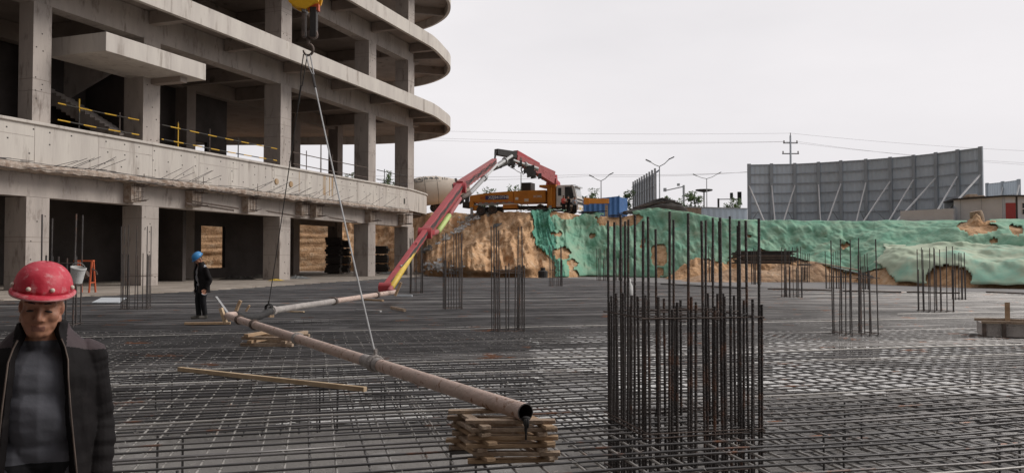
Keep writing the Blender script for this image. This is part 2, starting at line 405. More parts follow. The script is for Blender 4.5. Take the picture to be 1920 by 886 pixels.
MATPOLY = [(-27, -4), (-25.2, 8), (-18.8, 29.4), (-14.7, 39.4), (-11.6, 54), (-8.8, 66), (4, 64), (13.2, 44.5), (22.9, 36.2), (48, 28), (48, -4)]
g = MB(); g.prism([(-9.2, 66.3), (4.2, 64.3), (13.4, 44.8), (23, 36.5), (48, 28.3), (62, 33), (44, 44), (27, 56), (10, 74), (-6, 86), (-9, 88)], -.6, -.06)
tag(g.build('concrete_pad', M['pad']), kind='structure')
g = MB(); g.prism([(-27.6, -4), (-25.8, 8), (-19.3, 29.4), (-15.2, 39.4), (-12.1, 54), (-9.4, 66), (-6.4, 80), (-9, 97), (-95, 104), (-95, -4)], -.7, .02)
tag(g.build('apron', M['apron']), kind='structure')

# ------------------------------------------------------------------ the unfinished building
D = Vector((.339, .941, 0)).normalized(); N = Vector((D.y, -D.x, 0)); UP = Vector((0, 0, 1))
P0 = Vector((-36.9 + .36 * 46, 46, 0))
def bp(s, t, z=0.0): return P0 + D * s + N * t + UP * z
def s_of_Y(Y, t=0): return (Y - P0.y - N.y * t) / D.y
# plan of the column line: straight, then a rounded nose, then the back
ctl = [bp(s_of_Y(72), 0), bp(s_of_Y(74.5), 0), Vector((-9.45, 78, 0)), Vector((-9.1, 81.5, 0)), Vector((-9.9, 85, 0)), Vector((-12.2, 88.2, 0)), Vector((-16, 90, 0)), Vector((-22, 90.6, 0)), Vector((-28, 90.8, 0))]
def catmull(ps, k=6):
    out = []
    for i in range(1, len(ps) - 2):
        a, b, c, d = ps[i - 1:i + 3]
        for j in range(k):
            t = j / k
            out.append(.5 * ((2 * b) + (c - a) * t + (2 * a - 5 * b + 4 * c - d) * t * t + (3 * b - a - 3 * c + d) * t ** 3))
    out.append(ps[-2]); return out
base = [bp(s, 0) for s in np.arange(-34, s_of_Y(74), 2.0)] + catmull(ctl) + [Vector((x, 90.9, 0)) for x in (-30, -40, -55, -75)]
nrm = []
for i in range(len(base)):
    t = base[min(i + 1, len(base) - 1)] - base[max(i - 1, 0)]
    t.normalize(); nrm.append(Vector((t.y, -t.x, 0)))
def off(t): return [base[i] + nrm[i] * t for i in range(len(base))]
bld = thing('concrete_frame_building', bp(0, 0), 'unfinished grey concrete frame building with open floors and a rounded end', 'building')
CLOSE = [(-75, 30), (-52, 14)]
def slab(z0, z1, t, mat_, name='floor_slab'):
    g = MB(); g.prism([(p.x, p.y) for p in off(t)] + CLOSE, z0, z1); g.build(name, mat_, bld)
LV = [(15.95, 14.82), (22.25, 21.1), (28.6, 27.45)]
OV = 2.8
for zt, zb in LV:
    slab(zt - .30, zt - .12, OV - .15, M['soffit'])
    g = MB(); g.strip(off(OV - .28), off(OV), zb, zt)
    # pour joints and stains on the face, a little proud of it
    for s in np.arange(-20, 26, 3.1):
        s += random.uniform(-1, 1)
        if random.random() < .5:
            g.mi = 1; a = bp(s, OV + .003); g.box(a + UP * (zt - random.uniform(.1, .5)), (.03, .006, random.uniform(.4, 1.0)), (D, N, UP)); g.mi = 0
    g.build('fascia', [M['fascia'], M['ragged']], bld)
# floor of the first storey with its deep parapet beam
slab(7.45, 7.62, .1, M['soffit'])
pts_in, pts_out = off(-.02), off(.38)
g = MB(); g.strip(pts_in, pts_out, 6.02, 7.93)
for s in np.arange(-14, s_of_Y(75), 1.1):           # formwork tie holes and joints
    for z in (6.5, 7.1, 7.65):
        if random.random() < .75:
            g.mi = 1; c = bp(s + random.uniform(-.15, .15), .382, z + random.uniform(-.05, .05))
            g.box(c, (.07, .012, .07), (D, N, UP))
g.mi = 0
for s in np.arange(-12, s_of_Y(75), 3.7):
    g.mi = 2; g.box(bp(s, .383, 6.98), (.03, .008, 1.9), (D, N, UP))
g.mi = 2
for s in np.arange(-12, s_of_Y(73), 7.4): g.box(bp(s + 1.85, .384, 7.32 + random.uniform(-.03, .03)), (3.6, .008, .025), (D, N, UP))
g.mi = 3
for px, w in ((607, .35), (617, .12), (622, .2), (560, .1)):
    u = (px - 960) / F; Y = 36.5 / (.36 - u)
    g.box(bp(s_of_Y(Y, .38), .384, 7.15), (w, .006, 1.5), (D, N, UP))
g.build('parapet', [M['fascia'], M['hole'], M['column'], M['stain']], bld)
g = MB(); g.strip(off(.02), off(.50), 7.93, 8.08); g.build('parapet_coping', M['fascia'], bld, bevel=.03)
# columns
CYS = [(7.0, 1), (22.0, 1), (39.3, 1), (46.0, 1), (57.9, 1), (69.5, 1), (76.4, 1)]
CW, CD = 1.25, 1.4
colpos = []
for Y, _ in CYS:
    s1 = s_of_Y(Y)
    colpos.append(s1 - CW / 2)
def column(s, t, z0, z1, w=CW, d=CD, mat_=None):
    g = MB(); g.box(bp(s, t - d / 2, (z0 + z1) / 2), (w, d, z1 - z0), (D, N, UP))
    if mat_ is None:
        for _ in range(int((z1 - z0) * 1.6)):
            g.mi = 1; g.box(bp(s + random.choice((-.3, 0, .3)) * w + random.uniform(-.05, .05), t + .003, random.uniform(z0 + .3, z1 - .3)), (.06, .01, .06), (D, N, UP)); g.mi = 0
        for _ in range(3):
            g.mi = 2; z = random.uniform(z0 + .4, z1 - .4); g.box(bp(s, t - d / 2, z), (w + .012, d + .012, .025), (D, N, UP)); g.mi = 0
    return g.build('column', [mat_ or M['column'], M['hole'], M['soffit']], bld)
ZS = [(.02, 4.5), (7.62, 14.0), (15.78, 20.3), (22.08, 26.7)]
for s in colpos:
    for z0, z1 in ZS:
        if s == colpos[2] and z0 > 1: column(s + .1, 0, z0, z1, 1.0, .95)
        else: column(s, 0, z0, z1)
for s in colpos[1:]:
    s2 = s + (2.0 if s > 20 else .6)
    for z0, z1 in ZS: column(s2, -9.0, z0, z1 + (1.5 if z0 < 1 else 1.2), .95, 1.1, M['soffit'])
for s in (colpos[3], colpos[4], colpos[5] - 4):
    for z0, z1 in ZS[:2]: column(s, -18, z0, z1 + 1.2, .9, .9, M['soffit'])
# beams: along the column line, and across it out to the fascia
sA, sB = -36, s_of_Y(76.4)
for i, (zt, zb) in enumerate(LV):
    g = MB(); g.box(bp((sA + sB) / 2, -.55, zt - .34 - (zt - .34 - (ZS[i + 1][1])) / 2), (sB - sA, .9, zt - .34 - ZS[i + 1][1]), (D, N, UP))
    g.build('edge_beam', M['column'], bld)
    for sg, tg in ((-9.6, 1),):
        g = MB(); g.box(bp((sA + sB) / 2 + 1, sg, zt - .9), (sB - sA, .7, 1.1), (D, N, UP)); g.build('inner_beam', M['soffit'], bld)
    beams = []
    for a, b in zip(colpos[1:], colpos[2:]):
        n_ = 2 if b - a > 8 else 1
        for k in range(n_): beams.append(a + (b - a) * k / n_)
    beams += [colpos[-1]]
    for s in beams:
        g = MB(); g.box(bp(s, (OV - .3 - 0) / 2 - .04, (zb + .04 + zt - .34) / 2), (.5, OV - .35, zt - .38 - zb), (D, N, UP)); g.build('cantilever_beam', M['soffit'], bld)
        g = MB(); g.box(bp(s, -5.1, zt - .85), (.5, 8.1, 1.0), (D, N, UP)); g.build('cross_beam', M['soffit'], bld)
    # round drum head and radial beams under the nose
    c = Vector((-10.2, 79.6, 0)); g = MB(); g.lathe([(0.01, zb - .1), (.85, zb - .1), (.85, zt - .31)], c, (Vector((1, 0, 0)), Vector((0, 1, 0)), UP), 28)
    g.build('nose_corbel', M['soffit'], bld)
    for k in (7, 17):
        j = len([1 for s in np.arange(-34, s_of_Y(74), 2.0)]) + k
        a, b = base[j] - nrm[j] * 2, base[j] + nrm[j] * (OV - .3)
        g = MB(); g.bar(a + UP * (zb + .45), b + UP * (zb + .45), .4, .8); g.build('cantilever_beam', M['soffit'], bld)
# ground storey: recessed beam, broken slab edge and stubs
g = MB(); g.box(bp((sA + sB) / 2, -.5, 5.27), (sB - sA, .8, 1.5), (D, N, UP)); g.build('edge_beam', M['column'], bld)
g = MB(); g.box(bp((sA + sB) / 2 + 1, -9.6, 5.7), (sB - sA, .7, 1.9), (D, N, UP)); g.build('inner_beam', M['soffit'], bld)
slab(5.85, 6.0, -.2, M['soffit'])
g = MB(); top = []; 
ss = np.arange(sA, s_of_Y(74), .35)
for s in ss:
    r_ = random.uniform(-.09, .09); z0 = 5.66 + random.uniform(-.06, .06); e = .95 + r_ + .25 * fbm((s * .3, 0, 0), 2)
    top.append([bp(s, .0, z0), bp(s, e, z0 + .04), bp(s, e + .03, z0 + .2), bp(s, e - .05, 6.0), bp(s, .0, 6.01)])
g.grid(top); g.build('broken_ledge', M['ragged'], bld)
for px in (262, 375, 478, 577, 603, 704, 765):
    u = (px - 960) / F; Y = 36.1 / (.36 - u); s = s_of_Y(Y, .8)
    g = MB(); g.box(bp(s, .18, 5.13), (.72, .55, 1.0), (D, N, UP))
    st = g.build('beam_stub', M['ragged'], bld)
    g = MB()
    for k in range(5):
        for z in (4.72, 5.5):
            q = bp(s - .3 + .15 * k, .4, z); g.tube([q, q + N * random.uniform(.5, .85) + UP * random.uniform(-.05, .1)], .018, 5)
        q = bp(s - .3 + .15 * k, .6 + .05 * (k % 2), 4.68); g.tube([q, q + UP * random.uniform(.85, 1.25)], .014, 5)
    for z in (4.7, 4.95, 5.2, 5.55): g.tube([bp(s - .36, .62, z), bp(s + .36, .62, z)], .013, 5)
    q = bp(s + .28, .7, 5.5); g.tube([q, q + UP * random.uniform(.5, 1.1)], .02, 5)
    g.build('stub_bars', M['hoop'], bld)
g = MB()
for zt, tt in ((6.03, .75), (5.7, .95)):
    for s in np.arange(-14, s_of_Y(73), 1.6):
        for k in range(2):
            a = bp(s + random.uniform(-.5, .5), tt + random.uniform(-.1, .2), zt + random.uniform(-.04, .08)); L = random.uniform(1.2, 3.4)
            b = a + D * L + N * random.uniform(-.15, .2) + UP * random.uniform(-.12, .14)
            g.tube([a, (a + b) / 2 + UP * random.uniform(-.04, .04), b], .013, 4)
def spray(px0, px1, n_, lean):
    for k in range(n_):
        px = px0 + (px1 - px0) * k / max(1, n_ - 1) + random.uniform(-5, 5)
        u = (px - 960) / F; Y = 36.1 / (.36 - u); a = bp(s_of_Y(Y, .8), .8, 6.0)
        L = random.uniform(1.2, 2.3)
        g.tube([a, a + D * L * .75 * lean + N * random.uniform(.3, .7) + UP * L * random.uniform(.28, .55)], .013, 4)
spray(95, 175, 7, 1); spray(300, 372, 6, 1); spray(470, 590, 12, 1); spray(610, 720, 5, 1)
tag(g.build('starter_bars', M['rebar'], bld), kind='stuff')
g = MB()
for px, z0 in ((388, 4.85), (398, 5.0), (530, 4.8), (640, 4.75)):
    u = (px - 960) / F; Y = 36.1 / (.36 - u); s = s_of_Y(Y, .8)
    for k in range(3): g.tube([bp(s - 1.6, .5 + .1 * k, z0 - .05 * k), bp(s + 2.6, .6, z0 - .2 - .04 * k)], .022, 5)
g.build('loose_tubes', M['clamp'], bld)
for px, py in ((517, 340), (544, 345)):            # two rusty round cast plates on the parapet face
    u = (px - 960) / F; Y = 36.5 / (.36 - u)
    g = MB(); q = bp(s_of_Y(Y, .38), .40, CAMZ + (484 - py) / F * Y); g.lathe([(.0, .06), (.2, .05), (.22, 0)], q, (D, UP, N), 14); g.build('round_plate', M['stain'], bld)
g = MB(); u = (757.5 - 960) / F; Y = 36.5 / (.36 - u); g.box(bp(s_of_Y(Y, .38), .384, CAMZ + (484 - 377) / F * Y), (.25, .02, .5), (D, N, UP)); g.build('drain_opening', M['hole'], bld)
# canopy slab by the leftmost column
s0, s1 = -6.3, .75
g = MB(); g.box(bp((s0 + s1) / 2, .7, 12.25), (s1 - s0, 3.8, .95), (D, N, UP)); g.build('canopy', M['fascia'], bld, bevel=.02)
g = MB(); g.box(bp(s1 - 1.2, 1.0, 11.62), (.5, 2.2, .32), (D, N, UP)); g.build('canopy_beam', M['soffit'], bld)
# inner walls, dark behind the columns
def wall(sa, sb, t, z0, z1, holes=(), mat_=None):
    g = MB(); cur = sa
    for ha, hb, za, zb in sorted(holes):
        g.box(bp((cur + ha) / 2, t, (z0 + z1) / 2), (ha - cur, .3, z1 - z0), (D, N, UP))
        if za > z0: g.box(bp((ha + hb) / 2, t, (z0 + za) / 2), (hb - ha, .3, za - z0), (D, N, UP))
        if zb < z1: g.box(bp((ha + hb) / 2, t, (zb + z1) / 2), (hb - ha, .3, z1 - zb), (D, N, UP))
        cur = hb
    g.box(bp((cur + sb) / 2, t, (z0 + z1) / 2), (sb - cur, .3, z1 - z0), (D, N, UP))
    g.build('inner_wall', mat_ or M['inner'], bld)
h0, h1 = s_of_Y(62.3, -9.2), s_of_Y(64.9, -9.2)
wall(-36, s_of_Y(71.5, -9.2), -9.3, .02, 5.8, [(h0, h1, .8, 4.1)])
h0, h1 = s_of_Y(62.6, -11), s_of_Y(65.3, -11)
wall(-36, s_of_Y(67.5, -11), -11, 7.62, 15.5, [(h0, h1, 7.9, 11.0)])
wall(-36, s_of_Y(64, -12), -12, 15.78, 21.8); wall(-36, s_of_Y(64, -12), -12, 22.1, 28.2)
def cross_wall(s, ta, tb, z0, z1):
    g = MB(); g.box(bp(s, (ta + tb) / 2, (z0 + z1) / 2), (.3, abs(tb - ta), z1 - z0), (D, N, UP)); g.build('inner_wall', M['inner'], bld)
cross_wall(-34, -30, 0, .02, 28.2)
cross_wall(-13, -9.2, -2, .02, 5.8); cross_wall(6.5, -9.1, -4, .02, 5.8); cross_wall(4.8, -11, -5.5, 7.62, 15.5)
# stair flight on the first floor, seen between the two left columns
g = MB(); nst = 27; x0, x1 = -22.3, -30.7; z0, z1 = 7.62, 12.9
for k in range(nst):
    xa = x0 + (x1 - x0) * k / nst; xb = x0 + (x1 - x0) * (k + 1) / nst; zz = z0 + (z1 - z0) * (k + 1) / nst
    g.box(((xa + xb) / 2, 52.0, zz - .42), (abs(xb - xa), 2.2, .84))
g.build('stair_flight', M['column'], bld)
g = MB(); g.bar((-30.6, 52.6, 12.6), (-25.6, 52.6, 15.6), 2.2, .3, up=(0, 1, 0)); g.build('stair_flight', M['column'], bld)

# assumed unseen wing behind the camera, added to block sky light from there
for z in (5.9, 12.0, 18.2, 24.4):
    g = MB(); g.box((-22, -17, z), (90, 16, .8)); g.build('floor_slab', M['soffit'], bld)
for k in range(8):
    g = MB(); g.box((-64 + 12 * k, -10.2, 12), (1.3, 1.3, 24)); g.build('column', M['column'], bld)
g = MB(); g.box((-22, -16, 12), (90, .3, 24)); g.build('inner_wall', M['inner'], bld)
for z in (7.0, 13.2, 19.4, 25.6):
    g = MB(); g.box((-22, -9.2, z), (90, .4, 1.6)); g.build('parapet', M['column'], bld)
# safety rails along the first floor edge (things of their own)
def railing(sa, sb, mat_, label, posts=3, mesh=False):
    t = thing('safety_railing', bp((sa + sb) / 2, .0, 8.08), label, 'railing', 'railings along the first floor edge')
    for z in (8.45, 9.28):
        g = MB(); g.tube([bp(sa, -.05, z), bp((sa + sb) / 2, -.05, z - .03), bp(sb, -.05, z)], .035, 6); g.build('rail', mat_, t)
    for k in range(posts):
        s = sa + (sb - sa) * (k + .5) / posts
        g = MB(); g.tube([bp(s, -.1, 7.62), bp(s, -.1, 9.4 + random.uniform(0, .4))], .035, 6); g.build('post', mat_ if k % 2 == 0 else M['clamp'], t)
railing(s_of_Y(39.7), s_of_Y(44.6), M['hazard'], 'yellow and black tube railing in front of the concrete stair', 2)
railing(s_of_Y(46.2), s_of_Y(56.4), M['hazard'], 'yellow and black tube railing above the parapet beside the bright doorway', 4)
railing(s_of_Y(58.2), s_of_Y(68.2), M['clamp'], 'rusty tube railing with sky behind it between wide columns', 3)
railing(s_of_Y(69.8), s_of_Y(75.2), M['dark'], 'short dark tube railing at the rounded end with a green tree behind', 2)
g = MB(); g.tube([bp(6.6, -2, 7.62), bp(6.6, -2, 10.6)], .045, 6)
# dark stacks standing in the ground storey
def stack(x, ybase, Y, w, h, label):
    c = PZ(x, ybase, .02); k = Y / c.y; c = Vector((c.x * k, Y, .02))
    t = thing('bundle_stack', c, label, 'stack', 'stacks stored under the building')
    n_ = int(h / .8)
    for k in range(n_):
        g = MB(); 
        for q in range(3):
            g.box(c + Vector((random.uniform(-.08, .08), random.uniform(-.08, .08), .12 + h / n_ / 6.6 + k * h / n_ + q * h / n_ / 3.5)), (w * random.uniform(.93, 1.0), 1.2, h / n_ / 3.6))
        g.box(c + Vector((w * .3, 0, .03 + k * h / n_)), (.12, 1.1, .1)); g.box(c + Vector((-w * .3, 0, .03 + k * h / n_)), (.12, 1.1, .1))
        g.build('bundle', M['tarp'], t)
stack(626, 508, 79, 1.5, 3.6, 'tall dark stack of bundled boards left of its twin under the building')
stack(647, 508, 80, .9, 3.3, 'narrow dark stack beside a wider one under the building')
stack(716, 510, 82, 1.3, 2.8, 'leaning dark stack between two columns near the rounded end')

# ------------------------------------------------------------------ rebar mat
GA = R(14.0); GL = Vector((-math.sin(GA), math.cos(GA), 0)); GC = Vector((math.cos(GA), math.sin(GA), 0))
poly = np.array(MATPOLY)
def inside(px, py):
    r_ = np.zeros(px.shape, bool); n = len(poly); j = n - 1
    for i in range(n):
        xi, yi = poly[i]; xj, yj = poly[j]
        c = ((yi > py) != (yj > py)) & (px < (xj - xi) * (py - yi) / (yj - yi + 1e-12) + xi)
        r_ ^= c; j = i
    return r_
def runs(o, d, step, keep=None):
    k = np.arange(-75, 75, step); px = o.x + d.x * k; py = o.y + d.y * k
    ins = inside(px, py)
    if keep is not None: ins &= keep(px, py)
    out = []; st = None
    for i in range(len(k)):
        if ins[i] and st is None: st = i
        if (not ins[i] or i == len(k) - 1) and st is not None:
            if i - st > 2: out.append((k[st], k[i - 1]))
            st = None
    return out
mat_root = thing('rebar_mat', (0, 12, -.6), 'wide tied mat of dark reinforcing bars covering the whole foundation pit', 'rebar mat')
def bar_pts(o, d, k0, k1, z, jit, seg):
    n_ = max(2, int((k1 - k0) / seg) + 1); pts = []
    nn = Vector((-d.y, d.x, 0)); ph = random.uniform(0, 100)
    for i in range(n_):
        k = k0 + (k1 - k0) * i / (n_ - 1)
        q = o + d * k
        pts.append(q + nn * (jit * mnoise.noise((k * .35, ph, 0)) * 1.6 + random.uniform(-jit, jit) * .15) + UP * (z + .022 * mnoise.noise((q.x * .45, q.y * .45, 5)) + .006 * mnoise.noise((k * .8, ph, 3))))
    return pts
allbars = []
lc, ll = .215, .215
for i in range(-60, 420):
    o = GL * (i * lc + random.uniform(-.045, .045)); 
    for k0, k1 in runs(o, GC, .5):
        allbars.append((o, GC, k0, k1, -.012, 'cross'))
        if random.random() < .48:                # lapped twin lying close by
            a = random.uniform(k0, k1); b = min(k1, a + random.uniform(1.5, 9))
            allbars.append((o + GL * random.choice((-.045, .05, .09)), GC, a, b, -.012, 'cross'))
for i in range(-260, 320):
    o = GC * (i * ll + random.uniform(-.04, .04))
    for k0, k1 in runs(o, GL, .5):
        allbars.append((o, GL, k0, k1, -.035, 'long'))
        if random.random() < .42:
            a = random.uniform(k0, k1); b = min(k1, a + random.uniform(1.5, 8))
            allbars.append((o + GC * random.choice((-.045, .05)), GL, a, b, -.035, 'long'))
def near(b):
    o, d, k0, k1, z, kd = b
    best = 1e9
    for k in np.linspace(k0, k1, 60):
        q = o + d * float(k)
        if q.y > 5.6 and abs(q.x) < q.y * .66: best = min(best, q.length)
    return best
allbars.sort(key=near)
rest = MB()
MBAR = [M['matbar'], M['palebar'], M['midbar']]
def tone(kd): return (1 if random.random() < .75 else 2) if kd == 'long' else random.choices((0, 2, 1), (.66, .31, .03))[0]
for i, b in enumerate(allbars):
    o, d, k0, k1, z, kd = b
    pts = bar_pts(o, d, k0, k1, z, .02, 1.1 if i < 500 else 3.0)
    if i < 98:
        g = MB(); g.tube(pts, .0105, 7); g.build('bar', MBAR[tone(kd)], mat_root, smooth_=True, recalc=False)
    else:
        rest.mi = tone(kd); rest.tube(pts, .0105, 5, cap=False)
tag(rest.build('upper_bars', MBAR, mat_root, recalc=False), kind='stuff')
low = MB()
kp = lambda x, y: ((y < 12) & (x > .55)) | ((y > 9.5) & (y < 24) & (x < .55))
for i in range(-60, 420, 1):
    o = GL * (i * .215 + .09)
    for k0, k1 in runs(o, GC, .25, kp):
        low.tube([o + GC * k0 + UP * -.52, o + GC * k1 + UP * -.52], .0105, 4, cap=False)
for i in range(-260, 320, 1):
    o = GC * (i * .215 + .07)
    for k0, k1 in runs(o, GL, .25, kp):
        low.tube([o + GL * k0 + UP * -.545, o + GL * k1 + UP * -.545], .0105, 4, cap=False)
tag(low.build('lower_bars', M['matbar'], mat_root, recalc=False), kind='stuff')
legs = MB()
for i in range(-24, 30):
    for j in range(3, 34):
        q = GC * (i * 1.15 + random.uniform(-.2, .2)) + GL * (j * 1.1 + random.uniform(-.2, .2))
        if random.random() < (.72 if q.x < 0 else .9) or q.y < 4 or q.y > 14 or not inside(np.array([q.x]), np.array([q.y]))[0]: continue
        legs.tube([q + UP * -.02, q + UP * -.56], .011, 5)
        q2 = q + GC * .21
        legs.tube([q2 + UP * -.02, q2 + UP * -.56], .011, 5); legs.tube([q + UP * -.047, q2 + UP * -.047], .011, 5)
tag(legs.build('chair_legs', M['matbar'], mat_root, recalc=False), kind='stuff')
ties = MB()                                       # wire ties at the crossings near the camera
for i in range(-60, 60):
    for j in range(15, 90):
        q = GC * (i * ll) + GL * (j * lc)
        if q.y < 5 or q.y > 17 or abs(q.x) > q.y * .7 or random.random() < .35: continue
        a = random.uniform(0, 6.28); e = Vector((math.cos(a), math.sin(a), 0)) * .018
        ties.tube([q - e + UP * .008, q + UP * .012, q + e + UP * .006, q + e * 1.6 + UP * random.uniform(.01, .035)], .0022, 3, cap=False)
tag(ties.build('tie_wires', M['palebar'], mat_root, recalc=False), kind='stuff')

# ------------------------------------------------------------------ rebar cages for the columns
unit = MB(); unit.tube([(0, 0, 0), (0, 0, 1)], 1, 8); bar_me = unit.mesh('vertical_bar', M['cagebar'], False)
def bar_inst(root, a, b, r):
    a, b = Vector(a), Vector(b); z = b - a
    mw = Matrix.Translation(a) @ z.to_track_quat('Z', 'Y').to_matrix().to_4x4() @ Matrix.Diagonal((r, r, z.length, 1))
    return inst('vertical_bar', bar_me, root, mw)
def hoop(root, c, w, d, z, r, sag=.0, mat_=None, over=.06):
    g = MB(); q = [c + GC * (i * (w / 2 + over)) + GL * (j * d / 2) for i, j in ((-1, -1), (1, -1))]
    h = [c + GC * (i * (w / 2)) + GL * (j * d / 2) + UP * (z + random.uniform(-sag, sag)) for i, j in ((-1, -1), (1, -1), (1, 1), (-1, 1))]
    for i in range(4):
        a, b = h[i], h[(i + 1) % 4]; e = (b - a).normalized() * over
        g.tube([a - e, b + e * .4], r, 5)
    return g.build('tie_hoop', mat_ or M['hoop'], root)
def cage(px, pybase, wpx, pytall, pyshort, n_side, label, r=.0125, w=None, tallfrac=.42, hoops=((.35,), (.62,)), lean=.02, seed=1, talls=None):
    random.seed(seed)
    f_ = PZ(px, pybase, 0); w = w or wpx / F * f_.y * .86
    c = f_ + GL * (w * .45)
    root = thing('column_cage', c, label, 'rebar cage', 'rebar cages standing on the mat', GA)
    zt = CAMZ + (484 - pytall) / F * f_.y; zs = CAMZ + (484 - pyshort) / F * f_.y
    pts = []
    for i in range(n_side):
        q = -.5 + i / (n_side - 1)
        pts += [(q, -.5), (q, .5)]
        if 0 < i < n_side - 1: pts += [(-.5, q), (.5, q)]
    for k, (i, j) in enumerate(pts):
        corner = abs(i) == .5 and abs(j) == .5
        tall = (random.random() < tallfrac) or corner and random.random() < .8
        ztop = (zt if tall else zs) + random.uniform(-.06, .05)
        b = c + GC * (i * w) + GL * (j * w)
        e = Vector((random.uniform(-lean, lean), random.uniform(-lean, lean), 0)) * ztop
        bar_inst(root, b + UP * -.5, b + e + UP * ztop, r * (1 if tall else 1.05))
        if tall and random.random() < .35: bar_inst(root, b + GC * .03 + UP * -.5, b + GC * .03 + e * .3 + UP * zs, r)
    hoop(root, c, w, w, .03, .008)
    for f__ in hoops: hoop(root, c, w, w, zs * f__[0], .007, .02)
    return root
G5 = ((.55,), (.98,))
cage(107, 612, 62, 402, 480, 3, 'rebar cage half hidden behind the red helmet with a white bucket hung on it', r=.019, seed=3, hoops=((.9,),))
cage(251, 580, 50, 422, 476, 4, 'brown rebar cage in front of the wide column beside the orange trestle', seed=4, hoops=((.6,),))
cage(781, 549, 24, 447, 485, 3, 'rebar cage next to the foot of the red pump boom', seed=5, r=.017, hoops=((.45,),))
cage(851, 579, 36, 438, 488, 4, 'rebar cage with a bag of white rubble behind it, right of the boom foot', seed=6, hoops=((.84,),))
cage(957, 622, 57, 427, 497, 4, 'tall rebar cage with a loose ring halfway up before the bare earth bank', seed=8, hoops=((.88,), (.93,)))
cage(1044, 536, 22, 460, 487, 3, 'small rebar cage where bare earth meets the dark green net', seed=9, r=.02, hoops=((.6,),))
cage(1131, 526, 17, 466, 482, 3, 'far rebar cage against the net just left of the big near cage', seed=10, r=.022, hoops=())
cage(1160, 524, 15, 468, 484, 3, 'far rebar cage seen between the left bars of the big near cage', seed=11, r=.022, hoops=())
cage(1330, 527, 15, 462, 484, 3, 'far rebar cage seen through the right half of the big near cage', seed=12, r=.022, hoops=())
cage(1421, 531, 14, 466, 492, 3, 'far rebar cage in front of the dark board stack', seed=13, r=.02, hoops=((.5,),))
cage(1491, 557, 30, 464, 500, 4, 'rebar cage right of the big one beside a loose disc on the sand', seed=14, r=.015, hoops=((.55,),))
cage(1513, 527, 11, 474, 500, 3, 'distant thin rebar cage right in front of the pointed sand heap', seed=15, r=.019, hoops=())
cage(1572, 541, 26, 471, 503, 3, 'rebar cage in front of the long boards lying on the sand', seed=16, r=.016, hoops=((.6,),))
cage(1622, 541, 13, 476, 500, 3, 'thin distant rebar cage seen through the near one with rusty ties', seed=17, r=.017, hoops=())
cage(1621, 628, 66, 447, 508, 4, 'rebar cage with four tall bars standing in front of the pale green mound', seed=18, hoops=((.90,),), tallfrac=.15)
cage(1768, 585, 48, 464, 505, 4, 'rebar cage with rusty ties in front of the bare round patch', seed=19, hoops=((.62,),))
cage(1803, 561, 17, 474, 505, 3, 'thin rebar cage right behind the one by the bare round patch', seed=20, r=.016, hoops=())

# the big near cage
random.seed(33)
cF = PZ(1219, 824, 0); W1, D1 = 1.04, 1.0
cc = cF + GC * (W1 / 2) + GL * (D1 / 2)
big = thing('column_cage', cc, 'big square rebar cage of crowded dark bars standing close by on the mat', 'rebar cage', 'rebar cages standing on the mat', GA)
nS = 13; idx = 0
edge = []
for i in range(nS): edge.append((-.5 + i / (nS - 1), -.5))
for i in range(1, nS): edge.append((.5, -.5 + i / (nS - 1)))
for i in range(1, nS): edge.append((.5 - i / (nS - 1), .5))
for i in range(1, nS - 1): edge.append((-.5, .5 - i / (nS - 1)))
for k, (i, j) in enumerate(edge):
    tall = k % 2 == 0
    zt = (1.90 if tall else 1.17) + random.uniform(-.06, .06)
    b = cc + GC * (i * W1 + random.uniform(-.012, .012)) + GL * (j * D1 + random.uniform(-.012, .012))
    e = Vector((random.uniform(-.02, .02), random.uniform(-.02, .02), 0))
    bar_inst(big, b + UP * -.56, b + e + UP * zt, .0122 if tall else .013)
    if tall and random.random() < .35: bar_inst(big, b + GC * .03 + GL * .01 + UP * -.5, b + GC * .03 + e * .5 + UP * (1.14 + random.uniform(-.08, .08)), .0122)
for z in (.02, .05, 1.03): hoop(big, cc, W1 + .03, D1 + .03, z, .007, .006)
for z in (1.06, 1.0):
    for f_ in (-.18, .2):
        g = MB(); g.tube([cc + GC * (f_ * W1) - GL * (.5 * D1) + UP * z, cc + GC * (f_ * W1) + GL * (.5 * D1) + UP * z], .006, 5)
        g.tube([cc - GC * (.5 * W1) + GL * (f_ * D1) + UP * z, cc + GC * (.5 * W1) + GL * (f_ * D1) + UP * z], .006, 5); g.build('cross_tie', M['hoop'], big)
for z in (-.15, -.3, -.45): hoop(big, cc, W1 + .03, D1 + .03, z, .007, .006)
for k in range(10):
    g = MB(); i, j = random.choice(edge); q = cc + GC * (i * W1 * 1.02) + GL * (j * D1 * 1.02) + UP * (1.03 + random.uniform(-.02, .02))
    g.tube([q, q + Vector((random.uniform(-.05, .05), -.03, random.uniform(-.03, .05)))], .003, 4); g.build('wire_tail', M['galv'], big)

# ------------------------------------------------------------------ concrete pipes lying over the mat
PA = P(985, 772, 6.1); PB = P(427, 592, 15.5)
pd = (PB - PA).normalized(); px_ = pd.cross(UP).normalized(); pz_ = px_.cross(pd)
pipe = thing('delivery_pipe', PA, 'long pinkish grey concrete delivery pipe with an open end on the timber crib', 'pipe')
def pipe_sec(a, b, r, mat_, parent, name='pipe_section'):
    d = (Vector(b) - Vector(a)); n_ = 10
    pts = [Vector(a) + d * (i / n_) for i in range(n_ + 1)]
    g = MB(); g.tube(pts, r, 24, cap=False); return g.build(name, mat_, parent, smooth_=True)
L = (PB - PA).length
fr = [(0, .27, .067, 'pipe'), (.27, .315, .071, 'pipe_grey'), (.315, .56, .065, 'pipe'), (.56, .80, .064, 'pipe'), (.80, .985, .062, 'pipe')]
for a, b, r, mt in fr: pipe_sec(PA + (PB - PA) * a, PA + (PB - PA) * b, r, M[mt], pipe)
g = MB()                                           # open mouth: rim and dark bore
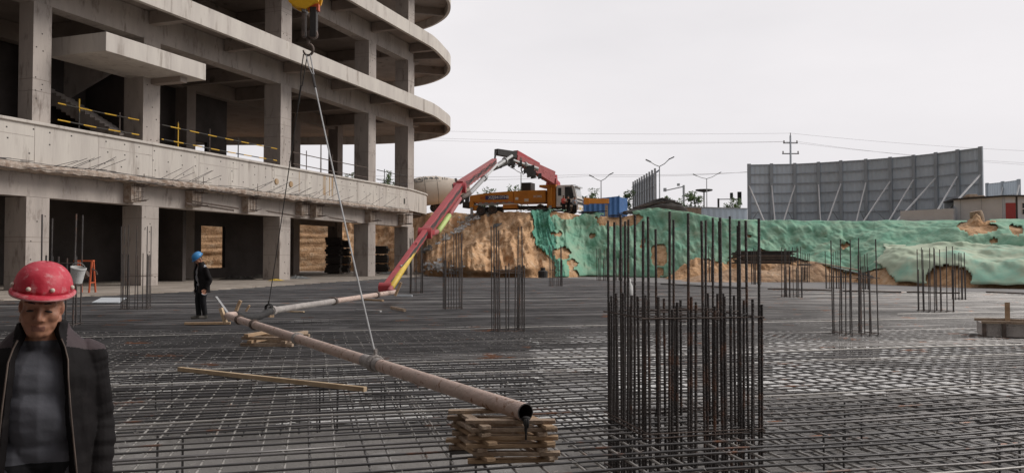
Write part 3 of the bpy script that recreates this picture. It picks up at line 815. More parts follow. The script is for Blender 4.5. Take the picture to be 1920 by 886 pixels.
g.lathe([(.067, 0), (.068, -.004), (.060, -.006), (.058, .9), (.0, .9)], PA, (px_, pz_, pd), 28); g.build('mouth', [M['dark']], pipe, smooth_=False)
for f_ in (.56, .80, .905):
    c = PA + (PB - PA) * f_
    g = MB(); g.lathe([(.062, -.05), (.088, -.045), (.09, -.012), (.074, 0), (.09, .012), (.088, .045), (.062, .05)], c, (px_, pz_, pd), 20)
    g.box(c + px_ * .1, (.06, .06, .08), (px_, pz_, pd)); g.build('coupling', M['pipe_grey'] if f_ == .56 else M['clamp'], pipe)
# elbow at the far end
PC = P(741, 547, 25.2); PD = P(508, 582, 17.6)
qd = (PC - PD).normalized()
e0 = PA + (PB - PA) * .985; e1 = PB + pd * .25 + Vector((.05, 0, 0))
g = MB(); g.tube([e0, PB, PB + pd * .18 + (PD - PB).normalized() * .10, PB + (PD - PB).normalized() * .38 + pd * .12], .062, 16); g.build('elbow', M['pipe'], pipe, smooth_=True)
hose = MB(); ha = PB + (PD - PB).normalized() * .38 + pd * .12
hp = [ha + (PD - ha) * (i / 8) + UP * (-.10 * math.sin(math.pi * i / 8)) for i in range(9)]
hose.tube(hp, [.075 + .004 * (i % 2) for i in range(9)], 14)
tag(hose.build('rubber_hose', M['rubber'], smooth_=True), 'thick black rubber hose joining the two lying pipes', 'hose')
pipe2 = thing('delivery_pipe', PD, 'second grey delivery pipe leading from the black hose to the red boom foot', 'pipe')
pipe_sec(PD, PD + (PC - PD) * .42, .072, M['pipe_grey'], pipe2); pipe_sec(PD + (PC - PD) * .42, PD + (PC - PD) * .8, .068, M['pipe'], pipe2)
pipe_sec(PD + (PC - PD) * .8, PC, .068, M['pipe'], pipe2)
qx = qd.cross(UP).normalized(); qz = qx.cross(qd)
for f_ in (.01, .42, .8):
    g = MB(); g.lathe([(.066, -.06), (.1, -.05), (.1, .05), (.066, .06)], PD + (PC - PD) * f_, (qx, qz, qd), 18); g.build('coupling', M['pipe_grey'] if f_ < .1 else M['clamp'], pipe2)
# wet concrete running out of the mouth
g = MB(); m0 = PA + UP * -.045 - pd * .005
for k in range(5):
    q = m0 + px_ * random.uniform(-.022, .022) - pd * (.01 + .005 * k)
    zt = random.uniform(.05, .20); g.tube([q, q + UP * -zt * .5 + px_ * random.uniform(-.008, .008), q + UP * -zt], [.011, .012, .005], 6)
g.ell(m0 - pd * .004, (.035, .02, .018))
tag(g.build('wet_concrete', M['rubber'], smooth_=True), 'dark wet concrete dripping from the open pipe mouth', 'concrete')

# ------------------------------------------------------------------ hoist: yellow hook block, slings
HK = P(578, 62, 12.2)
blk = thing('hook_block', HK, 'yellow crane hook block with a dark swivel hook hanging in front of the building', 'crane hook')
X3, Y3 = Vector((1, 0, 0)), Vector((0, 1, 0))
top = P(573, 15, 12.2)
prof = [(-.19, .55), (-.27, .20), (-.235, .06), (-.12, -.02), (.02, -.05), (.13, .02), (.22, .06), (.26, .25), (.22, .55)]
for y in (-.11, .07):
    g = MB(); g.extrude(prof, top + Y3 * y, top + Y3 * (y + .04), X3, UP); g.build('cheek_plate', M['crane'], blk, bevel=.012)
g = MB(); g.lathe([(.0, -.06), (.2, -.06), (.16, 0), (.2, .06), (.0, .06)], top + UP * .28 + Y3 * 0, (X3, UP, Y3), 22); g.build('sheave', M['dark'], blk)
g = MB(); g.box(top + UP * .0 + X3 * .13, (.16, .10, .1)); g.build('spacer', M['brick_red'], blk)
for dx in (-.065, .085):
    g = MB(); g.box(HK + X3 * (dx - .0) + UP * .16, (.055 if dx < 0 else .1, .12, .46)); g.build('swivel_plate', M['clamp'] if dx < 0 else M['dark'], blk, bevel=.01)
g = MB(); g.lathe([(.0, -.08), (.03, -.08), (.03, .08), (0, .08)], HK + UP * .34 - X3 * .05, (X3, UP, Y3), 12); g.build('pin', M['galv'], blk)
g = MB(); g.lathe([(0, -.05), (.075, -.05), (.085, 0), (.075, .05), (0, .05)], HK + X3 * .07 + UP * -.02, (X3, UP, Y3), 18); g.build('hook_nut', M['clamp'], blk)
g = MB(); hpnt = []
for k in range(13):
    a = math.radians(90 - k * 22); hpnt.append(HK + UP * -.26 + X3 * (.075 * math.cos(a)) + UP * (.085 * math.sin(a)))
g.tube([HK + UP * -.06, HK + UP * -.14] + hpnt, [.03, .03] + [.03 - .0015 * k for k in range(13)], 8); g.build('hook', M['clamp'], blk, smooth_=True)
for dx in (-.1, .1):
    g = MB(); g.tube([top + X3 * dx + UP * .3, top + X3 * dx + UP * 24], .009, 6); g.build('hoist_rope', M['dark'], blk)
HB = HK + UP * -.33
SA = PA + (PB - PA) * .285; SB = PD + Vector((-.05, 0, .06))
def sling(a, b, r, mat_, label, k1):
    t = thing('lifting_sling', b, label, 'sling', 'slings hanging from the crane hook')
    g = MB(); m = a + (b - a) * .09
    g.tube([a + X3 * .03, m + X3 * .02, m], r * .9, 6); g.tube([a - X3 * .03, a + (m - a) * .6 - X3 * .03, m], r * .9, 6); g.build('eye_loop', mat_, t)
    g = MB(); n_ = 14
    g.tube([m + (b + UP * .09 - m) * (i / n_) + UP * (-.05 * math.sin(math.pi * i / n_)) for i in range(n_ + 1)], r, 7); g.build('rope', mat_, t)
    g = MB(); g.tube([m, m + (b - m) * .06], r * 1.7, 7); g.build('ferrule', M['dark'], t)
    g = MB()
    for q in range(3):
        d_, x_, z_ = (pd, px_, pz_) if k1 else (qd, qx, qz)
        c = b + d_ * (.035 * q - .035)
        g.tube([c + x_ * (.082 * math.cos(t_)) + z_ * (.082 * math.sin(t_)) + d_ * (.02 * math.sin(t_ * .5)) for t_ in np.linspace(0, 6.28, 19)], r * 1.5, 6)
    g.tube([b + UP * .07, b + UP * .16], r * 2, 6); g.build('choke_loop', M['pipe_grey'] if k1 else M['rubber'], t)
sling(HB, SA, .011, M['galv'], 'pale wire rope sling tied round the near delivery pipe', True)
sling(HB + X3 * -.04, SB, .009, M['dark'], 'dark wire rope sling running down to the black hose joint', False)

# ------------------------------------------------------------------ timber
def baulk(a, b, w, h, name, label, mat_, cat='timber', group=None, up=(0, 0, 1)):
    g = MB(); g.bar(a, b, w, h, up); return tag(g.build(name, mat_, bevel=.004), label, cat, group)
baulk(PZ(336, 691, .035), PZ(685, 729, .035), .06, .055, 'timber_plank', 'long fresh yellow plank lying alone across the bars', M['timber_new'])
def crib(c, dx, dy, L_, W_, layers, label, sec=(.08, .0295), mat_=None):
    root = thing('timber_crib', c, label, 'timber crib')
    h = sec[1]
    for k in range(layers):
        if k % 2 == 0:
            for q in (-1, 1):
                a = c + dy * (q * W_ * .36 + random.uniform(-.03, .03)) + UP * (h * (k + .5)); e = random.uniform(-.03, .04)
                tilt = dy * random.uniform(-.025, .025)
                g = MB(); g.bar(a - dx * (L_ / 2 + e) - tilt, a + dx * (L_ / 2 - e * .5) + tilt, sec[0], h * .98); g.build('baulk', random.choice((M['timber_old'], M['timber_old'], M['timber'])), root, bevel=.004)
        else:
            for q in (-1, .97):
                a = c + dx * (q * L_ * .36 + random.uniform(-.03, .03)) + UP * (h * (k + .5)); e = random.uniform(-.03, .03)
                tilt = dx * random.uniform(-.02, .02)
                g = MB(); g.bar(a - dy * (W_ / 2 + e) - tilt, a + dy * (W_ / 2 + e) + tilt, sec[0], h * .98); g.build('baulk', random.choice((M['timber_old'], M['timber'], M['timber_old'])), root, bevel=.004)
    return root
random.seed(5)
cdx = Vector((math.cos(R(2)), math.sin(R(2)), 0)); cdy = Vector((-math.sin(R(24)), math.cos(R(24)), 0))
crib(Vector((-.085, 6.36, .0)), cdx, cdy, .66, .66, 11, 'criss-cross crib of weathered timbers under the open pipe mouth', (.075, .0295))
crib(PZ(512, 648, 0) + Vector((0, .25, 0)), Vector((.99, -.1, 0)), Vector((.2, .98, 0)), .95, .8, 4, 'low crib of crossed timbers under the middle of the long pipe', (.09, .055))
for lab, a, b, w, mt in (
    ('pale batten leaning up at the pipe elbow', P(428, 588, 16.2), P(405, 556, 16.6), .05, 'galv'),
    ('short upright stake left of the pipe elbow', P(423, 604, 15.6), P(414, 577, 15.6), .10, 'timber_new'),
    ('short upright stake right behind the pipe elbow', P(441, 586, 16.6), P(451, 563, 16.6), .09, 'timber'),
    ('small stake standing beside the black hose', P(461, 583, 17), P(468, 572, 17), .06, 'timber'),
    ('upright board end at the foot of the red boom', P(741, 554, 24.6), P(752, 529, 24.6), .12, 'timber'),
    ('thin plank lying under the worker in the blue helmet', PZ(346, 606, .03), PZ(432, 605, .03), .09, 'timber'),
    ('offcut lying just below the second pipe', PZ(684, 561, .03), PZ(718, 563, .03), .10, 'timber'),
    ('pale batten lying between the slings and the boom foot', PZ(668, 580, .03), PZ(714, 583, .03), .07, 'galv'),
    ('grey batten lying right of the boom foot', PZ(741, 554, .03), PZ(773, 554, .03), .14, 'cabin'),
    ('small offcut by the black hose', PZ(492, 589, .03), PZ(510, 592, .03), .12, 'timber'),
    ('thin pale batten under the grey end of the second pipe', PZ(538, 583, .03), PZ(570, 584, .03), .06, 'timber_new'),
    ):
    baulk(a, b, w, w * .6, 'timber_offcut', lab, M[mt], 'offcut', 'loose pieces of wood on the mat')
g = MB(); a, b = PZ(734, 576, .05), PZ(759, 581, .05); g.tube([a, b], .045, 12); tag(g.build('pipe_offcut', M['timber_old']), 'short pale tube offcut lying on the mat right of the sling', 'tube')
# formwork box at the right edge
fb = PZ(1845, 630, 0); fw = thing('formwork_box', fb, 'low grey timber formwork box with pale rails at the right edge', 'formwork')
FA = (Vector((.93, -.36, 0)).normalized(), Vector((.36, .93, 0)).normalized(), UP)
def fbox(x, y, z, sx, sy, sz, name, mt): g = MB(); g.box(fb + FA[0] * x + FA[1] * y + UP * z, (sx, sy, sz), FA); g.build(name, mt, fw)
fbox(.95, .4, .13, 1.9, .8, .25, 'panel', M['pipe_grey'])
for y in (0, 1.0):
    fbox(.95, y * .8, .285, 1.98, .07, .05, 'rail', M['timber_old'])
for x in (.0, .34, 1.0, 1.8):
    fbox(x, -.03, .12, .07, .05, .28, 'batten', M['clamp'])
fbox(.55, .75, .42, .09, .03, .45, 'upright_board', M['timber'])
# sheet lying on the mat at the left, white sack inside the cages, canister
a, b = PZ(172, 567, .03), PZ(223, 567, .03); c_, d_ = PZ(237, 558, .03), PZ(190, 558, .03)
g = MB(); g.prism([(q.x, q.y) for q in (a, b, c_, d_)], .015, .045); tag(g.build('grey_board', M['cabin']), 'flat grey sheet lying on the mat near the apron', 'board')
q = PZ(1180, 557, 0); g = MB()
g.lathe([(.0, 0), (.13, .0), (.15, .2), (.14, .45), (.06, .6), (.07, .72), (0, .74)], q, (X3, Y3, UP), 14); tag(g.build('white_sack', M['plastic'], smooth_=True), 'upright white sack seen between the bars of the big cage', 'sack')
q = PZ(1018, 520, 0); g = MB(); g.lathe([(0, 0), (.38, 0), (.4, .5), (.2, .6), (.2, .8), (0, .8)], q, (X3, Y3, UP), 14); tag(g.build('black_canister', M['dark']), 'small black canister at the foot of the bare earth bank', 'canister')
# planks along the far edge of the mat
random.seed(12)
for lab, x0, y0, x1, y1 in (('dark plank along the far mat edge right of the big cage', 1440, 541, 1560, 544), ('dark plank along the far mat edge behind the middle cages', 1580, 545, 1690, 547),
                     ('brown plank along the far mat edge by the bare round patch', 1700, 547, 1800, 549), ('dark plank along the far mat edge inside the big cage view', 1240, 532, 1400, 540), ('grey plank along the far mat edge near the right border', 1850, 547, 1925, 550)):
    baulk(PZ(x0, y0, .06), PZ(x1, y1, .06), .12, .06, 'edge_plank', lab, random.choice((M['dark'], M['clamp'])), 'plank', 'planks along the far edge of the mat')

# ------------------------------------------------------------------ nets over the bank
def netsheet(name, label, mat_, x0, x1, t0, t1, keep, offs, wr, nx, nt, seed):
    cols = list(np.linspace(x0, x1, nx)); ts = list(np.linspace(t0, t1, nt))
    V = []; ok = []
    for t in ts:
        for x in cols:
            p = slope_pt(x, t)
            a = slope_pt(x, min(1, t + .02)) - slope_pt(x, max(0, t - .02)); tx = Vector((1, (p.x / p.y) * .0, 0))
            n = Vector((0, -a.z, a.y)).normalized()
            w = fbm((p.x * .35 + seed, p.y * .35, p.z * .5), 3) * wr + abs(mnoise.noise((p.x * .8 + p.z * .5, p.z * 1.1 + seed, 1))) * wr * .7
            p = p + n * (offs + w * .5 + wr * .35) + UP * .02
            d = p - Vector((0, 0, CAMZ)); py = 484 - d.z / d.y * F
            V.append(p); ok.append(keep(x + 6 * mnoise.noise((x * .06, py * .06, seed)) + 5 * mnoise.noise((x * .2, py * .2, seed)), py + 6 * mnoise.noise((x * .06, py * .06, seed + 9)) + 4 * mnoise.noise((x * .2, py * .2, seed + 9)), t))
    fs = []
    for i in range(nt - 1):
        for j in range(nx - 1):
            q = (i * nx + j, i * nx + j + 1, (i + 1) * nx + j + 1, (i + 1) * nx + j)
            if sum(ok[k] for k in q) >= 3: fs.append(q)
    g = MB(); g.add(V, fs); o = g.build(name, mat_, smooth_=True, recalc=False)
    sd = o.modifiers.new('thick', 'SOLIDIFY'); sd.thickness = .012; sd.offset = -1
    return tag(o, label, 'net')
HOLES = [(1044, 438, 12, 4), (1110, 441, 5, 4), (1054, 474, 16, 11), (1074, 494, 10, 9), (1077, 514, 10, 8), (1235, 477, 15, 20), (1205, 458, 4, 9), (1160, 409, 42, 15), (1236, 510, 6, 8),
         (1322, 512, 40, 28), (1582, 460, 9, 4), (1775, 520, 44, 22), (1905, 430, 13, 9), (1832, 424, 36, 14), (1722, 493, 8, 3), (1395, 505, 40, 30), (1062, 400, 33, 8), (1400, 440, 7, 5), (1862, 452, 9, 4)]
def no_hole(x, y): return all(((x - a) / c) ** 2 + ((y - b) / d) ** 2 > 1 for a, b, c, d in HOLES)
def left_edge(y): return interp(y, [380, 398, 420, 440, 462, 480, 500, 518, 540], [992, 996, 1001, 998, 1010, 1030, 1040, 1046, 1048])
netsheet('dust_net', 'dark green dust net hanging down the bank next to the bare earth', M['net_dark'], 985, 1060, .0, 1.0,
         lambda x, y, t: x > left_edge(y) and x < interp(y, [390, 430, 520], [1030, 1040, 1062]) and no_hole(x, y), .12, .14, 60, 80, 2)
netsheet('dust_net', 'torn green dust net with bare patches over the middle of the bank', M['net'], 1020, 1420, .0, 1.06,
         lambda x, y, t: x > interp(y, [390, 430, 520], [1024, 1036, 1056]) and no_hole(x, y), .08, .18, 300, 90, 5)
netsheet('dust_net', 'long green dust net below the tall grey hoarding', M['net'], 1395, 1990, .04, 1.07,
         lambda x, y, t: no_hole(x, y) and t > interp(x, [1400, 1470, 1520, 1580, 1650, 1700], [.55, .42, .24, .10, .10, .40]), .08, .20, 360, 80, 8)
netsheet('dust_net', 'pale green dust net draped in soft folds over the low mound', M['net_pale'], 1630, 2100, .0, .58,
         lambda x, y, t: no_hole(x, y) and x > interp(y, [470, 490, 540], [1655, 1638, 1690]), .14, .42, 210, 50, 11)
# sand heap at the foot, with boards
def heap(name, label, mat_, c, lx, ly, h, nx=70, ny=34, seed=0, cat='heap', peak=None):
    rows_ = []
    for j in range(ny + 1):
        r_ = []
        for i in range(nx + 1):
            a, b = i / nx * 2 - 1, j / ny * 2 - 1
            e = max(0, 1 - a * a) * max(0, 1 - b * b)
            z = h * e ** .8 * (.75 + .5 * fbm((a * 2.2 + seed, b * 1.3, seed), 4)) + .10 * fbm((a * 9 + seed, b * 6, 1), 3) * min(1, e * 4)
            if peak: z += peak[2] * math.exp(-((a - peak[0]) / peak[1]) ** 2) * e
            r_.append(Vector(c) + Vector((a * lx, b * ly, z - .05)))
        rows_.append(r_)
    g = MB(); g.grid(rows_); return tag(g.build(name, mat_, smooth_=True), label, cat)
c = P(1455, 520, 56.5); c.z = -.05
heap('sand_heap', 'long low heap of pale sand at the foot of the green bank', M['sand'], c, 6.6, 2.2, 1.15, seed=3, peak=(.42, .12, .75))
c = P(1322, 520, 62); c.z = -.05
heap('sand_heap', 'reddish sand heap seen through the right bars of the big cage', M['earth'], c, 2.9, 2.0, 1.7, seed=8)
c = P(1432, 480, 59); bs = thing('board_stack', c, 'dark stack of old boards lying along the top of the pale sand', 'stack')
for k in range(9):
    g = MB(); g.box(c + Vector((random.uniform(-.2, .2), 0, -.5 + k * .105)), (4.1 + random.uniform(-.3, .2), 1.4 + random.uniform(-.1, .1), .102)); g.build('board', random.choice((M['tarp'], M['dark'], M['clamp'])), bs)
random.seed(21)
for k, (x0, y0, x1, y1, lab) in enumerate(((1530, 492, 1610, 506, 'long pale board sliding down the sand towards the thin cages'), (1560, 500, 1650, 521, 'long grey board lying lower on the sand heap'), (1600, 520, 1690, 531, 'dark board at the toe of the sand heap'))):
    a = P(x0, y0, 54); b = P(x1, y1, 50.5)
    baulk(a, b, .22, .06, 'board', lab, M['timber_old'] if k != 1 else M['greycloth'], 'board', 'boards on the sand heap')
g = MB(); q = P(1508, 497, 53.5); g.lathe([(0, 0), (.45, .0), (.45, .08), (0, .1)], q, (X3, Y3, UP), 18); tag(g.build('steel_disc', M['dark']), 'black round lid lying on the sand by the rebar cage', 'lid')
heap('earth_clod_heap', 'heap of clay and rock on top of the bank in front of the grey cabin', M['earth'], P(1838, 432, 54.2), 1.5, 1.0, 1.15, 36, 24, 5)
c = P(1833, 412, 55.5); g = MB(); g.lathe([(.42, -.2), (.44, .3), (.38, .62), (.0, .64)], c, (Vector((.97, 0, .2)), Y3, Vector((-.2, 0, .97))), 18); tag(g.build('rolled_mat', M['timber_old']), 'brown rolled mat leaning by the cabin wall above the rock heap', 'roll')
# rubbish on the slope at the left
def on_slope(px, py):
    best = None
    for t in np.linspace(0, 1.0, 36):
        p = slope_pt(px, float(t)); y = 484 - (p.z - CAMZ) / p.y * F; e = abs(y - py)
        if best is None or e < best[0]: best = (e, p)
    return best[1]
lean_ = [-.8, -1, -1, -1, 0, 0, -.5, 0, -.3]
random.seed(17)
for k, (px, py, Y, s, mt, lab) in enumerate((
    (876, 414, 82, .7, 'plastic', 'white plastic sheet rubbish at the top of the bank behind the green boom pipe'), (868, 428, 80, .8, 'plastic', 'crumpled white strip of plastic below the bank top'),
    (838, 446, 80, .6, 'plastic', 'white plastic strip across the middle of the bare slope'), (800, 470, 82, .6, 'greycloth', 'grey sheeting rubbish on the slope beside the red boom'),
    (812, 500, 79, 1.3, 'plastic', 'pile of white rubble bags at the slope foot behind the boom foot'), (850, 510, 76, .75, 'plastic', 'white bag pile at the slope foot behind the second cage'),
    (795, 508, 80, .7, 'greycloth', 'grey rubbish heap at the slope foot by the last column'), (930, 424, 76, .3, 'greycloth', 'flat grey patch of sheeting on the bare earth bank'), (895, 404, 82, 1.0, 'plastic', 'white bags lying under the rear of the pump truck'))):
    c = on_slope(px, py); g = MB()
    for q in range(int(34 * s)):
        a, b = random.gauss(0, .75) * s, random.gauss(0, .5) * s
        p = on_slope(px + a * 17, py + b * 9 + a * lean_[k] * 9) + Vector((0, -.12, random.uniform(.02, .2)))
        z = random.uniform(.05, .20) * (1.5 if q % 6 == 0 else 1); n_ = 4; ph = random.uniform(0, 9)
        rows_ = [[p + Vector(((i_ / n_ - .5) * z * 2.4, (j_ / n_ - .5) * z * .8 + .3 * z * mnoise.noise((i_ * .9, j_ * .9, ph)), (j_ / n_ - .5) * z * .9 + z * .8 * mnoise.noise((i_ * .7 + 5, j_ * .7, ph)))) for i_ in range(n_ + 1)] for j_ in range(n_ + 1)]
        g.grid(rows_)
    tag(g.build('rubbish', M[mt]), lab, 'rubbish', kind='stuff')

# ------------------------------------------------------------------ concrete pump truck
def wheel(parent, c, ax, r, w, mat_rim=None):
    x = ax.normalized(); y = UP; z = x.cross(y)
    g = MB(); g.lathe([(r * .62, -w / 2), (r * .93, -w / 2), (r, -w * .38), (r, w * .38), (r * .93, w / 2), (r * .62, w / 2)], c, (z, y, x), 26); t = g.build('tyre', M['tyre'], parent, smooth_=False)
    g = MB(); g.lathe([(0, w * .30), (r * .22, w * .36), (r * .25, w * .2), (r * .5, w * .1), (r * .6, w * .42), (r * .64, w * .42), (r * .64, -w * .4), (0, -w * .4)], c, (z, y, x), 22); g.build('rim', mat_rim or M['clamp'], t)
TYAW = R(-20)
TX = Vector((math.cos(TYAW), math.sin(TYAW), 0)); TY = Vector((-TX.y, TX.x, 0))      # TX towards the nose, TY to the far side
T0 = P(1060, 400, 78.2); ST = .9                             # ground under the cab, near side
def tp(a, b, c): return T0 + (TX * a + TY * b + UP * c) * ST
truck = thing('pump_truck', T0, 'orange concrete pump truck with a white cab parked on top of the bank', 'truck')
TT = (TX, TY, UP)
def tbox(name, a0, a1, b0, b1, c0, c1, mat_, parent=truck, bevel=0):
    g = MB(); g.box(tp((a0 + a1) / 2, (b0 + b1) / 2, (c0 + c1) / 2), ((a1 - a0) * ST, (b1 - b0) * ST, (c1 - c0) * ST), TT); return g.build(name, mat_, parent, bevel=bevel)
# cab: side profile extruded over its width
SC = lambda pr: [(a * ST, b * ST) for a, b in pr]
cabp = [(-1.05, .75), (1.15, .75), (1.30, 1.0), (1.30, 1.75), (1.02, 2.95), (.75, 3.12), (-.9, 3.12), (-1.05, 3.0)]
g = MB(); g.extrude(SC(cabp), tp(0, 0, 0), tp(0, 2.4, 0), TX, UP); cab = g.build('cab', M['white'], truck, bevel=.05)
g = MB(); q = [(-.62, 1.95), (-.25, 1.95), (-.25, 2.8), (-.62, 2.8)]; g.extrude(SC(q), tp(-.2, -.012, 0), tp(-.2, .05, 0), TX, UP); g.build('window', M['glass'], cab)
g = MB(); q = [(-.05, 1.6), (.78, 1.6), (.98, 1.75), (.72, 2.9), (-.05, 2.9)]; g.extrude(SC(q), tp(0, -.014, 0), tp(0, .05, 0), TX, UP); g.build('door_window', M['glass'], cab)
g = MB(); wsn = Vector((TX * .97 + UP * .226)); a = tp(1.155, 1.2, 2.38) + wsn * .015; g.box(a, (.02, 1.85, .9), (wsn, TY, (UP * .97 - TX * .226))); g.build('windscreen', M['cabin'], cab)
for z0, z1, mt in ((1.45, 1.62, 'dark'), (1.0, 1.3, 'dark'), (.72, .95, 'white'), (.38, .72, 'white')):
    tbox('grille' if mt == 'dark' else 'bumper', 1.26, 1.34 if mt == 'dark' else 1.40, .12, 2.28, z0, z1, M[mt], cab)
tbox('number_plate', 1.40, 1.415, .75, 1.5, .48, .66, M['yellow'], cab)
for b in (.3, 1.9):
    g = MB(); g.lathe([(0, .05), (.12, .04), (.13, 0)], tp(1.36, b + .1, .58), (TY, UP, TX), 12); g.build('headlight', M['glass'], cab)
g = MB(); g.bar(tp(1.2, -.1, 3.05), tp(.75, -.35, 3.05), .04, .04); g.bar(tp(.75, -.35, 3.05), tp(.75, -.35, 2.2), .18, .05); g.build('mirror', M['dark'], cab)
tbox('sun_visor', 1.0, 1.35, .1, 2.3, 2.86, 2.98, M['cabin'], cab)
tbox('chassis', -11.4, 1.1, .5, 1.9, .62, .95, M['dark'])
tbox('side_deck', -10.6, -2.2, .0, 2.4, 1.32, 1.42, M['galv'])
g = MB()      # orange tank body, top sloping down to the rear
g.extrude(SC([(-11.3, 1.45), (-6.0, 1.42), (-6.0, 2.62), (-8.6, 2.52), (-11.3, 2.25)]), tp(0, -.02, 0), tp(0, 2.42, 0), TX, UP); body = g.build('body', M['orange'], truck, bevel=.03)
tbox('body_box', -5.95, -2.25, -.06, 2.46, 1.25, 2.62, M['orange'], bevel=.03)
tbox('cooler', -5.2, -4.1, .4, 1.9, 2.62, 3.55, M['dark'])
tbox('tower', -2.15, -1.15, .1, 2.3, .7, 3.0, M['orange'], bevel=.03)
tbox('tower_cap', -3.0, -1.1, .05, 2.35, 2.95, 3.2, M['orange'])
for a in (-1.7, -11.0):
    tbox('outrigger', a - .22, a + .22, -.22, .05, .9, 2.9 if a > -3 else 1.6, M['orange'], bevel=.02); tbox('outrigger_foot', a - .14, a + .14, -.18, .0, .0, .95, M['galv'])
tbox('hopper', -12.3, -11.3, .3, 2.1, .9, 1.6, M['dark'])
g = MB()
for k in range(26): 
    if k % 2 == 0: g.box(tp(-11.0 + k * .35, -.03, 1.40), (.30, .012, .08), TT)
tag(g.build('warning_strip', M['brick_red'], truck), kind=None)
tbox('name_board', -9.35, -6.6, -.05, -.02, 1.72, 2.18, M['navy'], body)
def lettering(txt, at, xdir, updir, size, mat_, parent, name='lettering'):
    cu = bpy.data.curves.new('txt', 'FONT'); cu.body = txt; cu.size = size; cu.extrude = .004; cu.align_x = 'CENTER'; cu.align_y = 'CENTER'; cu.offset = size * .014
    ob = bpy.data.objects.new('txt', cu); COL.objects.link(ob)
    me = bpy.data.meshes.new_from_object(ob.evaluated_get(bpy.context.evaluated_depsgraph_get()))
    bpy.data.objects.remove(ob); me.materials.clear(); me.materials.append(mat_)
    x = Vector(xdir).normalized(); u = Vector(updir).normalized(); z = x.cross(u)
    mw = Matrix((x, u, z)).transposed().to_4x4(); mw.translation = at
    me.transform(mw); o = bpy.data.objects.new(name, me); COL.objects.link(o)
    o.parent = parent; o.matrix_parent_inverse = parent.matrix_basis.inverted(); return o
lettering('XZJ5413THB', tp(-7.75, -.058, 1.95), TX, UP, .40, M['white'], body)
lettering('XCMG', tp(-3.15, -.072, 1.93), TX, UP, .31, M['white'], body)
tbox('sticker', -5.75, -5.4, -.035 - .03, -.03, 1.62, 1.9, M['white'], body); tbox('sticker', -4.7, -4.2, -.07, -.05, 1.4, 1.72, M['cream'], body)
for k in range(3):
    g = MB(); g.bar(tp(-9.5 - .2 * k, -.035, 2.15), tp(-9.4 - .2 * k, -.035, 1.8), .08, .02); g.build('stripe', M['red'], body)
tbox('mudguard', -11.0, -8.0, .02, .5, 1.12, 1.24, M['galv']); tbox('side_tank', -7.3, -5.6, .1, .6, .7, 1.15, M['orange']); tbox('side_tank', -11.1, -10.3, .1, .6, .55, 1.15, M['orange'])
for a in (.15, -2.9, -8.55, -9.95):
    for b in (.2, 2.2): wheel(truck, tp(a, b, .54), -TY if b < 1 else TY, .49, .34)
tbox('wheel_arch', -.55, .85, -.02, .4, .9, 1.22, M['dark'])
# turret and folded boom: joints in the world
J0 = tp(-1.75, 1.2, 3.15); 
J1 = P(1036, 336, 77.8)
Bt = P(966, 296, 72.5); Bk = P(930, 289, 71)
J2 = P(862, 352, 51.0); J3 = P(797, 437, 37.0); J4 = P(722, 541, 25.6)
boom = truck
def beam(a, b, h0, h1, w, mat_, name='boom_section', side=UP):
    a, b = Vector(a), Vector(b); d = (b - a).normalized(); sx = d.cross(side).normalized(); u = sx.cross(d)
    g = MB(); prof = lambda p, h: [p + sx * (i * w / 2) + u * (j * h / 2) for i, j in ((-1, -1), (1, -1), (1, 1), (-1, 1))]
    v = prof(a, h0) + prof(b, h1)
    g.add(v, [(0, 1, 2, 3), (7, 6, 5, 4), (0, 4, 5, 1), (1, 5, 6, 2), (2, 6, 7, 3), (3, 7, 4, 0)])
    n_ = int((b - a).length / 1.6)
    for k in range(1, n_):                          # welded cleats and brackets
        p = a + (b - a) * (k / n_); h = h0 + (h1 - h0) * k / n_
        g.box(p - u * (h / 2 + .05), (w * .5, .12, .25), (sx, u, d)); g.box(p + u * (h * .1) + sx * 0, (w + .03, h * .12, .5), (sx, u, d))
    return g.build(name, mat_, boom, bevel=.02)
g = MB(); g.lathe([(.75, 0), (.7, .35), (.45, .6), (.42, 1.1), (0, 1.1)], J0, (X3, Y3, UP), 20); turret = g.build('turret', M['red'], truck)
g = MB(); g.bar(J0 + UP * .6, J1 + UP * -.2, .7, .6); g.build('turret_column', M['red_faded'], truck)
beam(J1 + UP * .15, Bt + UP * -.0, 1.25, .62, .55, M['red_faded'])
mid = J1 + (Bt - J1) * .42
beam(mid + UP * .42, Bt + UP * .45, .62, .5, .5, M['red'])
beam(Bt + UP * .25, Bk + UP * .20, .62, .55, .5, M['dark'], 'boom_knuckle')
g = MB()                                            # knuckle side plates and links
for s in (-.3, .3):
    g.bar(Bk + Y3 * s + UP * .3, Bk + Y3 * s + Vector((-.15, -1, -1.0)), .08, .3)
    g.bar(Bt + Y3 * s + UP * -.2, Bk + Y3 * s + Vector((-.2, -1.5, -1.5)), .1, .22)
g.build('knuckle_link', M['dark'], truck)
S1 = Bk + (J2 - Bk) * .06 + UP * -.55
beam(S1, J2 + UP * .12, .60, .62, .42, M['red_faded'])
beam(J2 + UP * .0, J3, .62, .46, .36, M['red'])
beam(J3 + (J2 - J3) * .02, J4, .36, .20, .22, M['red'])
for q, r_ in ((J2, .34), (J3, .26), (J4 + UP * .04, .16)):
    g = MB(); g.lathe([(0, -.4 * r_ / .34), (r_, -.4 * r_ / .34), (r_, .4 * r_ / .34), (0, .4 * r_ / .34)], q, (UP, (J3 - J2).normalized(), (J3 - J2).normalized().cross(UP).normalized()), 18); g.build('joint', M['red'], truck)
g = MB(); g.box(J4 + Vector((-.02, 0, .04)), (.36, .3, .12), (X3, Y3, UP)); g.build('boom_tip', M['red'], truck)
